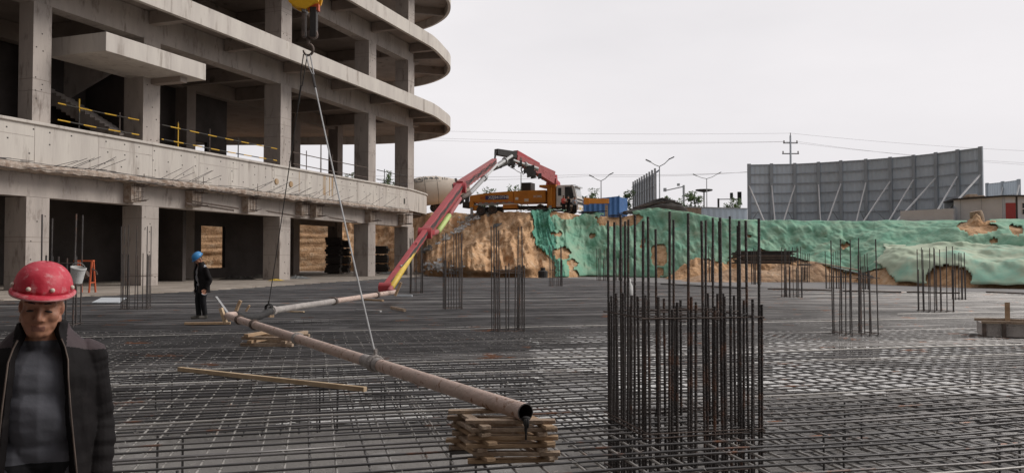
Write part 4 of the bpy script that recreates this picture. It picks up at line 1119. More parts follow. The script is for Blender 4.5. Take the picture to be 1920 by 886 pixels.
# hydraulic rams and dark gear
def ram(a, b, r_, cut=.55):
    g = MB(); a, b = Vector(a), Vector(b); g.tube([a, a + (b - a) * cut], r_, 10); g.tube([a + (b - a) * (cut - .02), a + (b - a) * (cut + .03)], r_ * 1.5, 10); c = g.build('ram', M['galv'], truck, smooth_=False)
    g = MB(); g.tube([a + (b - a) * cut, b], r_ * .65, 10); g.build('piston', M['brace'], c)
ram(P(877, 366, 54), P(932, 308, 69), .17, .5); ram(P(1008, 316, 74), P(962, 300, 71.5), .16, .5); ram(P(930, 312, 69), P(960, 292, 71), .2)
random.seed(41)
for px, py, Y, s in ((957, 303, 71.6, .7), (962, 309, 71.6, .5), (995, 321, 73.2, 1.0), (1000, 327, 73.4, .7), (1012, 330, 75, .5), (975, 307, 72.2, .55), (985, 320, 72.8, .45), (938, 311, 70, .4), (876, 372, 53.6, .42), (866, 375, 52, .4)):
    c = P(px, py, Y); g = MB(); g.box(c, (s * .7, s * .6, s), (Vector((.95, .2, .2)).normalized(), Y3, UP)); g.tube([c + X3 * -.3 * s, c + Vector((-.7 * s, 0, -.3 * s)), c + Vector((-.9 * s, 0, .3 * s)), c + Vector((-.5 * s, 0, .6 * s))], .05, 6); g.build('valve_block', M['dark'], truck, bevel=.03)
def pline(pts, r_, mat_, name='concrete_line'):
    g = MB(); g.tube(pts, r_, 12); return g.build(name, mat_, truck, smooth_=True)
pline([P(880, 362, 53.5), P(870, 368, 52), P(864, 372, 51)], .16, M['clamp'])
pline([P(862, 372, 50.5), P(846, 396, 46.5), P(842, 404, 45.5)], .15, M['red_faded'])
pline([P(842, 404, 45.5), P(821, 434, 40.5)], .145, M['lime'])
pline([P(819, 434, 40.4), P(806, 439, 38.4), P(794, 442, 37.2)], .14, M['red_faded'])
pline([P(789, 450, 36), P(760, 497, 29.4), P(733, 539, 25.6)], .105, M['yellow'])
pline([P(733, 539, 25.6), P(730, 546, 25.2), P(741, 547, 25.2)], .085, M['red_faded'])
pline([P(851, 356, 51), P(849, 346, 51.5), P(857, 345, 51.5), P(858, 360, 50.5)], .06, M['dark'], 'hydraulic_hose')
pline([P(896, 336, 60), P(884, 334, 58), P(873, 345, 55), P(862, 352, 51.5)], .035, M['red'], 'hydraulic_hose')
beam(P(812, 411, 41.5), P(822, 410, 41.5), .2, .2, .2, M['red'], 'bracket'); beam(P(801, 434, 37.6), P(812, 436, 38.2), .25, .2, .2, M['red'], 'bracket')

for a, b, h in ((S1 + (J2 - S1) * .05, J2, .36), (J2, J3, .26), (J3, J4, .17)):
    d = (b - a).normalized(); sx = d.cross(UP).normalized()
    for q, r_ in ((.10, .035), (-.02, .03), (.2, .025)):
        off_ = sx * (-.26 if sx.y > 0 else .26) * (h / .36) * 1.0
        g = MB(); g.tube([a + (b - a) * (i / 14) + off_ + UP * (q + .05 * math.sin(i * 1.9 + q * 9)) * (h / .36) for i in range(15)], r_, 5); g.build('hydraulic_hose', M['dark'] if q > 0 else M['clamp'], truck)
random.seed(77)
for k in range(26):                                # dried splashes and plates on the boom sides
    a, b, h = random.choice(((S1, J2, .40), (J2, J3, .34), (J3, J4, .2), (J1, Bt, .6)))
    d = (b - a).normalized(); sx = d.cross(UP).normalized(); sx = sx if sx.y < 0 else -sx; u = sx.cross(d)
    c_ = a + (b - a) * random.uniform(.05, .95) + sx * (h * .45) + u * random.uniform(-.4, .4) * h
    g = MB(); g.box(c_, (.3, .05, random.uniform(.15, .5)), (u if k % 2 else d, sx, d if k % 2 else u)); g.build('bracket', random.choice((M['red_faded'], M['clamp'], M['pipe_grey'])), truck)

# ------------------------------------------------------------------ mixer truck behind
MX0 = P(806, 396, 92)
mixer = thing('mixer_truck', MX0, 'cream concrete mixer truck half hidden behind the building and red boom', 'truck')
da = P(772, 363, 92.5) - P(862, 364, 92.5); dx_ = Vector((1, 0, -.02)).normalized(); 
ax = Vector((-.985, -.17, .0)).normalized()
c0 = P(868, 352, 92)
A_ = ax.cross(UP).normalized(); B_ = A_.cross(ax)
axt = (ax + UP * -.10).normalized(); B_ = A_.cross(axt); B_ = -B_ if B_.z < 0 else B_
g = MB(); g.lathe([(0.0, -.5), (.70, -.45), (.86, .1), (1.0, .8), (1.32, 2.0), (1.62, 3.3), (1.68, 4.6), (1.62, 5.4), (1.3, 6.6), (1.0, 7.1), (0, 7.2)], c0 + axt * -.3, (A_, B_, axt), 40)
drum = g.build('drum', M['cream'], mixer, smooth_=True)
for t_ in (1.05,):
    g = MB(); r_ = 1.02 + (.1); g.lathe([(r_ * .97, -.12), (r_ * 1.05, -.1), (r_ * 1.05, .1), (r_ * .97, .12)], c0 + axt * (t_ - .3), (A_, B_, axt), 36); g.build('drum_band', M['dark'], drum)
for t_ in (3.3, 4.7):
    g = MB(); r_ = 1.635 if t_ < 4 else 1.69; g.lathe([(r_, -.02), (r_ + .012, 0), (r_, .02)], c0 + axt * (t_ - .3), (A_, B_, axt), 40); g.build('drum_seam', M['clamp'], drum)
lg = MB(); cam0 = Vector((0, 0, CAMZ))
def on_drum(t_, ang, extra=.03):
    r_ = interp(t_, [.8, 2.0, 3.3, 4.6, 5.4, 6.6], [1.0, 1.32, 1.62, 1.68, 1.62, 1.3]) + extra
    fr_ = (-Y3 - A_ * 0); tow = A_ if A_.dot(-Y3) > 0 else -A_
    return c0 + axt * (t_ - .3) + tow * (r_ * math.cos(ang)) + B_ * (r_ * math.sin(ang))
def mark(pts, r_=.04): lg.tube([on_drum(a, b) for a, b in pts], r_, 5)
mark([(6.1, .75), (6.1, 1.05), (5.75, 1.05), (5.75, .75)]); mark([(5.6, .66), (5.6, 1.12)]); mark([(5.6, .66), (4.9, .66)], .05); mark([(4.9, .66), (4.9, 1.12)], .05); mark([(5.45, .8), (5.25, 1.1), (5.05, .8)]); mark([(5.4, .88), (5.1, .88)])
for t_ in (4.5, 3.9, 3.3):
    mark([(t_ + .2, .95), (t_ - .2, .95)]); mark([(t_, .78), (t_, 1.12)]); mark([(t_ + .22, .80), (t_, .97), (t_ - .22, .80)]); 
mark([(2.6, .8), (2.6, 1.1)]); mark([(2.35, .8), (2.35, 1.15)]); mark([(2.1, .85), (2.1, 1.05)]); mark([(4.6, .62), (2.9, .60)], .025)
lg.build('drum_lettering', M['greycloth'], drum)
g = MB(); q = MX0; 
fx = Vector((-.985, -.17, 0)); fy = Vector((.17, -.985, 0))
for s in (-3.2, -1.9, 1.0, 2.4): 
    for b in (.2, 2.0): wheel(mixer, MX0 + fx * (s * -1 - 1.2) * -1 + UP * .55 - fy * b, fy if b < 1 else -fy, .55, .4)
g = MB(); g.box(MX0 + fx * 1.0 + UP * 1.15 - fy * 1.1, (9.5, 1.6, .35), (fx, fy, UP)); g.build('chassis', M['dark'], mixer)
g = MB(); g.box(MX0 + fx * .2 + UP * 1.42 - fy * .1, (6.0, .4, .12), (fx, fy, UP)); g.build('mudguard', M['white'], mixer)
g = MB(); g.box(MX0 + fx * -2.2 + UP * 1.75 - fy * 1.1, (1.0, 1.8, 1.0), (fx, fy, UP)); g.build('drum_pedestal', M['cream'], mixer)
g = MB(); g.box(MX0 + fx * 7.2 + UP * 1.9 - fy * 1.1, (2.0, 2.4, 2.6), (fx, fy, UP)); g.build('cab', M['white'], mixer, bevel=.1)
g = MB(); g.box(MX0 + fx * 1.75 + UP * .95 + fy * .05, (.3, .2, .75), (fx, fy, UP)); g.build('tail_light_board', M['white'], mixer)

# ------------------------------------------------------------------ hoardings, fences, cabin
def corrug(g, a, b, z0a, z1a, z0b, z1b, pitch=.12, depth=.03):
    a, b = Vector(a), Vector(b); L_ = (b - a).length; n_ = max(2, int(L_ / pitch)); d = (b - a) / L_; nn = Vector((d.y, -d.x, 0)); 
    rows_ = [[], []]
    for i in range(n_ + 1):
        f_ = i / n_; p = a + (b - a) * f_; o = nn * (depth if i % 2 else 0)
        rows_[0].append(Vector((p.x, p.y, 0)) + o + UP * (z0a + (z0b - z0a) * f_)); rows_[1].append(Vector((p.x, p.y, 0)) + o + UP * (z1a + (z1b - z1a) * f_))
    g.grid(rows_)
hx = [1404, 1446, 1490, 1535, 1577, 1624, 1670, 1714, 1756, 1797, 1840]; hy = [308, 307.3, 306.5, 304.3, 301.5, 298.7, 295, 291, 286.3, 281, 275.5]
HZ = 10.9
hoard = thing('site_hoarding', P(1620, 415, 72), 'tall curved grey sheet hoarding braced from behind, right of the traffic light', 'hoarding')
hp_ = []
for x, y in zip(hx, hy):
    Y = (HZ - CAMZ) / ((484 - y) / F); q = P(x, y, Y); hp_.append(Vector((q.x, q.y, 0)))
for i in range(10):
    a, b = hp_[i], hp_[i + 1]; za = ground_z(a.x, a.y) - .2; zb = ground_z(b.x, b.y) - .2
    g = MB(); corrug(g, a, b, za, HZ, zb, HZ, .22, .035)
    d = (b - a).normalized(); nn = Vector((d.y, -d.x, 0)); nn = nn if nn.y < 0 else -nn
    o_ = g.build('panel', M['hoard'], hoard, recalc=False)
    for k in range(7):
        z = HZ - .06 - k * (HZ - za) / 6.6
        g = MB(); g.bar(a + nn * .08 + UP * z, b + nn * .08 + UP * z, .07, .09); g.build('rail', M['hoard_post'], hoard)
for i in range(11):
    a = hp_[i]; d = (hp_[min(10, i + 1)] - hp_[max(0, i - 1)]).normalized(); nn = Vector((d.y, -d.x, 0)); nn = nn if nn.y < 0 else -nn
    za = ground_z(a.x, a.y) - .3
    g = MB(); g.bar(a + nn * .12 + UP * za, a + nn * .12 + UP * (HZ + .06), .30 if i not in (0, 10) else .35, .16, up=tuple(nn)); g.build('post', M['hoard_post'], hoard)
    if 0 <= i <= 10:
        foot = {0: (1437, 412), 1: (1454, 410), 2: (1466, 412), 3: (1539, 417), 4: (1548, 416), 5: (1603, 414), 6: (1612, 414), 7: (1660, 415), 8: (1672, 415), 9: (1740, 415), 10: (1752, 414)}[i]
        Yf = a.y - 3.2; ft = P(foot[0], foot[1], Yf); ft.z = ground_z(ft.x, ft.y) - .1
        g = MB(); g.bar(a + nn * .2 + UP * (za + (HZ - za) * .66), ft, .11, .11); g.build('brace', M['brace'], hoard)
        g = MB(); m_ = ft * .55 + (a + UP * (za + 3.6)) * .45; g.bar(m_, a + nn * .2 + UP * (za + .4), .07, .07); g.build('strut', M['hoard_post'], hoard)
# concrete kerb wall in front of its right part
a, b = P(1690, 412, 66), P(1790, 412, 62.5); g = MB(); g.bar(Vector((a.x, a.y, 4.9)), Vector((b.x, b.y, 4.9)), .3, 1.1); tag(g.build('low_wall', M['cabin']), 'low grey wall in front of the hoarding by the cabin', 'wall')
# hoarding seen end-on, further back
h2 = thing('site_hoarding', P(1228, 405, 97), 'grey hoarding seen almost edge-on behind the dark pile with posts rising above it', 'hoarding')
a, b = P(1231, 321, 97), P(1186, 347, 122); 
for k in range(10):
    f0, f1 = k / 10, (k + 1) / 10; p, q = a + (b - a) * f0, a + (b - a) * f1
    zt0, zt1 = p.z, q.z
    g = MB(); corrug(g, p, q, 5.5, zt0, 5.5, zt1, .3, .05); g.build('panel', M['hoard'], h2, recalc=False)
    g = MB(); nn = Vector((-1, -.2, 0)); 
    g.bar(Vector((p.x, p.y, 5.5)) + nn * .2, Vector((p.x, p.y, zt0 + .35)) + nn * .2, .22, .22); g.build('post', M['galv'], h2)
    for z in (.25, .5, .75, .95):
        g = MB(); g.bar(Vector((p.x, p.y, 5.5 + (zt0 - 5.5) * z)) + nn * .12, Vector((q.x, q.y, 5.5 + (zt1 - 5.5) * z)) + nn * .12, .1, .1); g.build('rail', M['hoard_post'], h2)
    if k % 2 == 0:
        g = MB(); g.bar(Vector((p.x, p.y, 8.0)) + nn * .2, Vector((p.x, p.y, 5.6)) + nn * 2.4, .14, .14); g.build('brace', M['brace'], h2)
g = MB(); g.bar(a + Vector((0, 0, -.1)), a + Vector((.35, 0, .15)), .3, .2); g.build('post_cap', M['hoard_post'], h2)
# small far hoarding
h3 = thing('site_hoarding', P(1878, 375, 80), 'small grey two-panel hoarding behind the cabin roof at the right', 'hoarding')
pp = [P(1849, 345, 82), P(1878, 342, 79), P(1908, 338, 76)]
for i in range(2):
    p, q = pp[i], pp[i + 1]; g = MB(); corrug(g, p, q, 5, p.z, 5, q.z, .22, .04); g.build('panel', M['hoard'], h3, recalc=False)
    for z in (.03, 1.3, 2.5):
        g = MB(); g.bar(p - UP * z + Y3 * -.12, q - UP * z + Y3 * -.12, .08, .1); g.build('rail', M['hoard_post'], h3)
    g = MB(); g.bar(q + UP * -.4 + Y3 * -.25, q + Vector((-1.6, -1.6, -3.4)), .1, .1); g.build('brace', M['brace'], h3)
for p in pp: g = MB(); g.bar(Vector((p.x, p.y - .15, 5)), Vector((p.x, p.y - .15, p.z + .1)), .32, .2); g.build('post', M['hoard_post'], h3)
# cabin
cabin = thing('site_cabin', P(1850, 414, 60), 'grey panel site cabin with a red door and a white window at the right edge', 'cabin')
A, B = P(1788, 377, 63), P(1881, 370, 59.5); C = B + Vector((6.5, -.6, 0)); zr = 6.12; zg = 4.0
A.z = B.z = C.z = 0
def panelwall(a, b, z0, z1, th, mat_, name, off_=0):
    d = (b - a).normalized(); nn = Vector((d.y, -d.x, 0)); c = (a + b) / 2 - nn * (th / 2) + nn * off_
    g = MB(); g.box(c + UP * ((z0 + z1) / 2), ((b - a).length, th, z1 - z0), (d, nn, UP)); return g.build(name, mat_, cabin)
wl_ = panelwall(A, B, zg, zr, .12, M['cabin'], 'wall'); panelwall(B, C, zg, zr, .12, M['cabin'], 'wall')
for f_ in (.14, .57): q = A + (B - A) * f_; panelwall(q, q + (B - A).normalized() * .05, zg, zr, .02, M['hoard_post'], 'seam', .012)
d = (C - B).normalized()
panelwall(B + d * -.05, B + d * .12, zg, zr, .1, M['hoard_post'], 'corner_post', .03)
panelwall(B + d * .16, B + d * .86, zg, zr - .45, .06, M['red_door'], 'door', .02)
panelwall(B + d * .88, B + d * 1.0, zg, zr, .06, M['dark'], 'door_post', .03)
wn_ = panelwall(B + d * 1.28, B + d * 1.98, zr - 1.35, zr - .40, .06, M['white'], 'window', .02)
for k in range(2):
    for j in range(2):
        q = panelwall(B + d * (1.33 + .32 * k), B + d * (1.60 + .32 * k), zr - 1.30 + .45 * j, zr - .92 + .45 * j, .03, M['glass'], 'pane', .03); q.parent = wn_; q.matrix_parent_inverse = wn_.matrix_basis.inverted()
back = Vector((.9, 3.2, 0))
g = MB(); g.prism([(q.x, q.y) for q in (A + Vector((-.15, -.15, 0)), B + Vector((-.02, -.25, 0)), C + Vector((0, -.2, 0)), C + back, A + back)], zr, zr + .12); g.build('roof', M['dark'], cabin)
g = MB(); g.prism([(q.x, q.y) for q in (A + back * .9, C + back * .9, C + back, A + back)], zg, zr - .01); g.build('wall', M['cabin'], cabin)
q = A + (B - A) * .5 + back * .3
g = MB(); g.box(q + UP * (zr + .2), (1.3, .8, .2)); g.box(q + Vector((-.2, 0, zr + .33)), (.7, .6, .14)); tag(g.build('sandbag_pile', M['timber_old'], bevel=.06), 'small pale bundle lying on the cabin roof', 'bundle')
# grey site fence in front of the trees
ft = thing('sheet_fence', P(1340, 412, 84), 'low grey corrugated sheet fence with a rusty left end', 'fence')
for k in range(6):
    x0, x1 = 1272 + k * 21.5, 1272 + (k + 1) * 21.5; a, b = P(x0, 387.5 + k * .6, 86), P(x1, 388 + k * .6, 86)
    g = MB(); corrug(g, a, b, 5.2, a.z, 5.2, b.z, .25, .04); g.build('panel', M['timber_old'] if k < 2 else M['hoard'], ft, recalc=False)
    g = MB(); g.bar(a + Y3 * -.06, b + Y3 * -.06, .1, .12); g.build('top_rail', M['galv'], ft)
# blue sheet fence/container, orange beam
bf = thing('blue_container', P(1130, 400, 88), 'blue corrugated steel container with an orange beam, right of the white cab', 'container')
a, b, c = P(1090, 375, 87), P(1161, 367.5, 88), P(1176, 372, 93)
g = MB(); corrug(g, a, b, 5.3, a.z, 5.3, b.z, .28, .07); g.build('side_wall', M['blue'], bf, recalc=False)
g = MB(); corrug(g, b, c, 5.3, b.z - .1, 5.3, c.z, .28, .07); g.build('end_wall', M['blue'], bf, recalc=False)
g = MB(); g.prism([(q.x, q.y) for q in (a, b, c, a + Vector((0, 5.5, 0)))], a.z - .35, a.z - .3); g.build('roof', M['blue'], bf)
ob_ = thing('orange_beam', P(1120, 377, 85.5), 'orange steel beam with an upright leg in front of the blue container', 'beam')
a, b = P(1096, 377, 85.5), P(1141, 377, 85.8); g = MB(); g.bar(a, b, .5, .52); g.box(a + X3 * .2, (.6, .6, .7)); g.build('beam', M['orange'], ob_, bevel=.03)
g = MB(); q = P(1137, 384, 85.6); g.bar(q, Vector((q.x, q.y, 5.4)), .3, .3); g.build('leg', M['timber_old'], ob_)
# dark pile of long bars under a tarp
pile = thing('bar_pile', P(1225, 398, 78), 'long dark pile of steel bars on the bank top left of the grey fence', 'pile')
c = P(1225, 392, 77.0); rows_ = []
for j in range(19):
    r_ = []
    for i in range(61):
        a_, b_ = i / 30 - 1, j / 9 - 1
        top_ = interp(a_, [-1, -.7, -.2, .2, .45, .8, 1], [0, .25, .75, 1.25, 1.22, .9, .3])
        r_.append(c + Vector((a_ * 3.0, b_ * 1.6, -.3 + top_ * max(0, 1 - b_ * b_) ** .5 + .1 * fbm((a_ * 3, b_ * 3, 2), 3))))
    rows_.append(r_)
g = MB(); g.grid(rows_); g.build('tarp', M['tarp'], pile)
random.seed(9)
for k in range(22):
    a_ = random.uniform(-.75, .05); L_ = random.uniform(.5, .95); b_ = random.uniform(-.75, .1)
    f2 = lambda s: c + Vector((s * 3.0, b_ * 1.6, -.22 + interp(s, [-1, -.7, -.2, .2, .45, .8, 1], [0, .25, .75, 1.25, 1.22, .9, .3]) * (1 - b_ * b_) ** .5 + random.uniform(0, .08)))
    g = MB(); g.tube([f2(a_), f2(a_ + L_ / 2), f2(a_ + L_)], random.choice((.035, .05, .06)), 5); g.build('bar_bundle', random.choice((M['tarp'], M['clamp'], M['rebar'])), pile)
random.seed(14)
for px, w_, lab in ((1040, 1.3, 'dark planks lying at the feet of the three standing people'), (1012, 1.6, 'grey sheets lying beside the pump truck wheels'), (1110, 1.6, 'loose dark scrap on the bank top by the blue container'), (1172, 1.6, 'grey slab leaning by the blue container')):
    fy_, cy_, zc_ = crest(px); c = Vector(((px - 960) / F * (cy_ + .3), cy_ + .3, zc_ + .1))
    g = MB()
    for k in range(7):
        g.bar(c + Vector((random.uniform(-w_, 0), random.uniform(-.4, .4), random.uniform(-.05, .25))), c + Vector((random.uniform(0, w_), random.uniform(-.4, .4), random.uniform(-.05, .35))), random.uniform(.1, .4), .05)
    tag(g.build('scrap', random.choice((M['tarp'], M['greycloth']))), lab, 'scrap', 'scrap on the bank top')

# ------------------------------------------------------------------ lamps, poles, wires
def lamp(px, pyt, Y, label, w=1.2, r_=.085, zb=5.8):
    t0 = P(px, pyt + 9, Y); t = thing('street_lamp', (t0.x, t0.y, zb), label, 'street lamp', 'double street lamps beyond the site')
    g = MB(); g.tube([(t0.x, t0.y, zb), t0], [r_ * 1.25, r_ * .8], 8); g.build('pole', M['galv'], t)
    for s, h in ((1, .9), (-1, .55)):
        e = t0 + Vector((s * w, -.3, h))
        g = MB(); g.tube([t0, t0 + Vector((s * w * .5, -.15, h * .35)), e], .06, 6); g.build('arm', M['galv'], t)
        g = MB(); g.box(e + Vector((s * .3, 0, .15)), (.75, .35, .13), (Vector((s * .9, 0, .42)).normalized(), Y3, Vector((-s * .42, 0, .9)).normalized())); g.build('lamp_head', M['dark'] if s > 0 else M['galv'], t)
lamp(1127, 330, 122, 'double armed street lamp standing behind the blue container')
lamp(1236.5, 303, 104, 'tall double armed street lamp beside the edge-on hoarding')
lamp(1325, 326, 150, 'far double armed street lamp behind the low grey fence', 2.0, .09)
lamp(977, 315, 118, 'street lamp pole seen under the arch of the red boom', 1.0)
lamp(602, 262, 118, 'street lamp pole seen through the open first floor', 1.2, .13)
pl = P(1482, 254, 105); pole = thing('power_pole', (pl.x, pl.y, 5), 'concrete power pole with two crossarms behind the tall hoarding', 'power pole')
g = MB(); g.tube([(pl.x, pl.y, 5), pl], [.2, .12], 8); g.build('pole', M['cabin'], pole)
for dz, w_ in ((-1.0, .95), (-2.4, 1.1)):
    g = MB(); g.bar(pl + Vector((-w_, 0, dz)), pl + Vector((w_, 0, dz)), .12, .12); ca = g.build('crossarm', M['dark'], pole)
    for s in (-.9, .9):
        g = MB(); g.lathe([(0, 0), (.09, 0), (.06, .1), (.1, .15), (.06, .3), (0, .32)], pl + Vector((w_ * s, 0, dz + .05)), (X3, Y3, UP), 10); g.build('insulator', M['clamp'], ca)
g = MB(); g.tube([pl, pl + UP * .35], .05, 6); g.build('top_insulator', M['clamp'], pole)
def wire(pts, sag, label, r_=.011):
    g = MB(); P_ = []
    for a, b in zip(pts, pts[1:]):
        for i in range(16):
            f_ = i / 16; P_.append(a + (b - a) * f_ + UP * (-sag * 4 * f_ * (1 - f_)))
    P_.append(pts[-1]); g.tube(P_, r_, 4, cap=False); tag(g.build('power_line', M['clamp']), label, 'wire', 'overhead wires')
far = lambda x, y, Y=105: P(x, y, Y)
wire([far(560, 236, 112), pl + UP * .3, far(2150, 290, 100)], .5, 'topmost overhead wire running from behind the building to the pole top')
wire([far(560, 247, 112), pl + Vector((-.9, 0, -.8)), far(2150, 314, 100)], .6, 'upper pair of overhead wires at the left insulator')
wire([far(560, 252, 112), pl + Vector((.9, 0, -.8)), far(2150, 318, 100)], .7, 'lower wire beside the upper one at the right insulator')
wire([far(640, 328, 140), far(1100, 327, 135), far(1500, 317, 130)], .4, 'low overhead wire crossing behind the boom and lamps', .018)
wire([far(640, 332, 140), far(1100, 330, 135), far(1500, 313, 130)], .6, 'second low overhead wire crossing behind the boom and lamps', .018)
# camera mast, traffic light, high mast
q = P(1282, 347, 115); mast = thing('camera_mast', (q.x, q.y, 5.5), 'pale mast with a long arm pointing left above the grey fence', 'mast')
g = MB(); g.tube([(q.x, q.y, 5.5), q], .17, 8); g.build('pole', M['galv'], mast); a = P(1248, 357, 115); g = MB(); g.tube([q + UP * -.2, a], .09, 6); g.build('arm', M['galv'], mast)
g = MB(); g.box(a + Vector((-.1, 0, .1)), (.4, .4, .5)); g.box(P(1272, 350, 115) + UP * .3, (.35, .35, .35)); g.build('camera', M['galv'], mast)
q = P(1347, 372, 100); tl = thing('traffic_light', (q.x, q.y, 5.5), 'black traffic light on an arm just left of the tall hoarding', 'traffic light')
g = MB(); g.tube([(q.x, q.y, 4.6), q], .13, 8); g.build('pole', M['dark'], tl); a = P(1384, 373, 100); g = MB(); g.tube([q + UP * -.1, a], .06, 6); g.build('arm', M['dark'], tl)
for px, py, s in ((1386.5, 368, 1.0), (1371.5, 366.5, .62)):
    c = P(px, py, 99.7); g = MB(); g.box(c, (.36 * s + .1, .3, 1.15 * s)); hd = g.build('signal_head', M['dark'], tl, bevel=.03)
    for k in (-1, 0, 1):
        g = MB(); g.lathe([(0, .02), (.1 * s, .02), (.15 * s, .16), (.16 * s, .16), (.16 * s, 0)], c + UP * (k * .34 * s) + Y3 * -.15, (X3, UP, -Y3), 10); g.build('visor', M['dark'], hd)
q = P(1320, 358, 160); hm = thing('high_mast', (q.x, q.y, 5.5), 'short round headed mast behind the middle tree', 'mast')
g = MB(); g.tube([(q.x, q.y, 5.5), q], .16, 8); g.build('pole', M['galv'], hm); g = MB(); g.lathe([(0, 0), (.5, .1), (1.7, .35), (1.7, .6), (0, .7)], q + UP * -.3, (X3, Y3, UP), 14); g.build('head', M['dark'], hm)

# ------------------------------------------------------------------ young trees beyond the site
def sapling(px, pyt, Y, w_px, label, seed, dens=1.0, trunk=True):
    random.seed(seed)
    tp_ = P(px, pyt, Y); zb = 5.2; base_ = Vector((tp_.x, tp_.y, zb)); H = tp_.z - zb; w = w_px / F * Y / 2
    t = thing('young_tree', base_, label, 'tree', 'young trees beyond the site')
    g = MB(); top_ = base_ + UP * H * .8; g.tube([base_, base_ + UP * H * .4 + X3 * .1, top_], [.10, .07, .03], 6)
    tips = []
    for k in range(9):
        z = random.uniform(.35, .75); a = random.uniform(0, 6.28); q = base_ + UP * H * z
        e = q + Vector((math.cos(a) * w * random.uniform(.5, 1.0), math.sin(a) * w * .6, H * random.uniform(.08, .30)))
        if e.z > tp_.z: e.z = tp_.z - random.uniform(0, .2)
        m_ = (q + e) / 2 + UP * -.08; g.tube([q, m_, e], [.04, .03, .012], 5); tips.append((m_, e))
    g.build('trunk', M['bark'], t)
    g = MB()
    for m_, e in tips + [(top_ - UP * .5, top_ + UP * H * .1)]:
        for c_ in range(int(7 * dens)):
            cc_ = m_ + (e - m_) * random.uniform(.1, 1.15) + Vector((random.gauss(0, .16), random.gauss(0, .16), random.gauss(0, .13)))
            for l_ in range(9):
                q = cc_ + Vector((random.gauss(0, .13), random.gauss(0, .13), random.gauss(0, .10))); s = random.uniform(.09, .19)
                a = Vector((random.gauss(0, 1), random.gauss(0, 1), random.gauss(0, 1))).normalized(); b = a.orthogonal().normalized()
                g.add([q - a * s, q + b * s * .5, q + a * s, q - b * s * .5], [(0, 1, 2, 3)])
    g.build('crown', M['leaf'], t, recalc=False)
sapling(912, 344, 108, 34, 'small leafy tree behind the rear of the pump truck', 1)
sapling(968, 339, 110, 40, 'thin grey green tree under the boom arch by the lamp pole', 2, .7)
sapling(1105, 351, 105, 36, 'bare looking tree just right of the white truck cab', 3, .8)
sapling(1173, 352, 100, 42, 'tree in front of the edge-on hoarding behind the blue container', 4, .9)
sapling(1247, 364, 100, 24, 'small bush-like tree behind the dark bar pile', 5)
sapling(1302, 358, 98, 44, 'leafy green tree standing behind the low grey fence', 6, 1.6)
sapling(1372, 369, 97, 38, 'tree behind the fence below the traffic light', 7, 1.3)
sapling(1276, 372, 104, 20, 'small tree left of the leafy one behind the fence', 8)
sapling(729, 312, 125, 34, 'green tree seen between the last columns of the first floor', 9, 2.4)
sapling(652, 318, 128, 26, 'green tree top seen over the parapet left of the wide column', 10, 1.6)
sapling(686, 322, 128, 26, 'pale tree behind the thin tube railing of the first floor', 11, 1.2)

# ------------------------------------------------------------------ people
def voxel(mb, size, sm=6):
    me = mb.mesh('tmp', M['skin']); o = bpy.data.objects.new('tmp', me); COL.objects.link(o)
    a = o.modifiers.new('r', 'REMESH'); a.mode = 'VOXEL'; a.voxel_size = size; a.use_smooth_shade = True
    b = o.modifiers.new('s', 'SMOOTH'); b.iterations = sm; b.factor = .5
    out = bpy.data.meshes.new_from_object(o.evaluated_get(bpy.context.evaluated_depsgraph_get()))
    bpy.data.objects.remove(o); bpy.data.meshes.remove(me); out.materials.clear(); return out
def capsule(mb, a, ra, b, rb, n=14):
    a, b = Vector(a), Vector(b); d = (b - a).normalized()
    pts = [a - d * ra * .98, a - d * ra * .7, a] + [a + (b - a) * f_ for f_ in (.33, .66)] + [b, b + d * rb * .7, b + d * rb * .98]
    rs = [ra * .15, ra * .71, ra, ra + (rb - ra) * .33, ra + (rb - ra) * .66, rb, rb * .71, rb * .15]
    mb.tube(pts, rs, n)
def hand(mb, w, d, side, r=1.0):
    # palm and five separate, slightly curled fingers; d is the way the fingers point, side (+1, -1) the body side
    d = Vector(d).normalized(); f = Vector((0, -1, 0)); f = (f - d * f.dot(d)).normalized(); o = d.cross(f)
    w = Vector(w); mb.ell(w + d * .045, (.022 * r, .042 * r, .05 * r), rot=Matrix((o, f, d)).transposed())
    for k, (ln, sp) in enumerate(((.068, .030), (.078, .010), (.072, -.011), (.056, -.031))):
        a = w + d * .078 + f * sp; m_ = a + d * ln * .5 - o * side * .006; e = m_ + d * ln * .42 - o * side * .02
        capsule(mb, a - d * .02, .0105 * r, m_, .0098 * r, 8); capsule(mb, m_, .0098 * r, e, .008 * r, 8)
    a = w + d * .03 + f * .03; m_ = a + d * .035 + f * .028; capsule(mb, a, .014 * r, m_, .011 * r, 8); capsule(mb, m_, .011 * r, m_ + d * .028 - o * side * .008, .009 * r, 8)
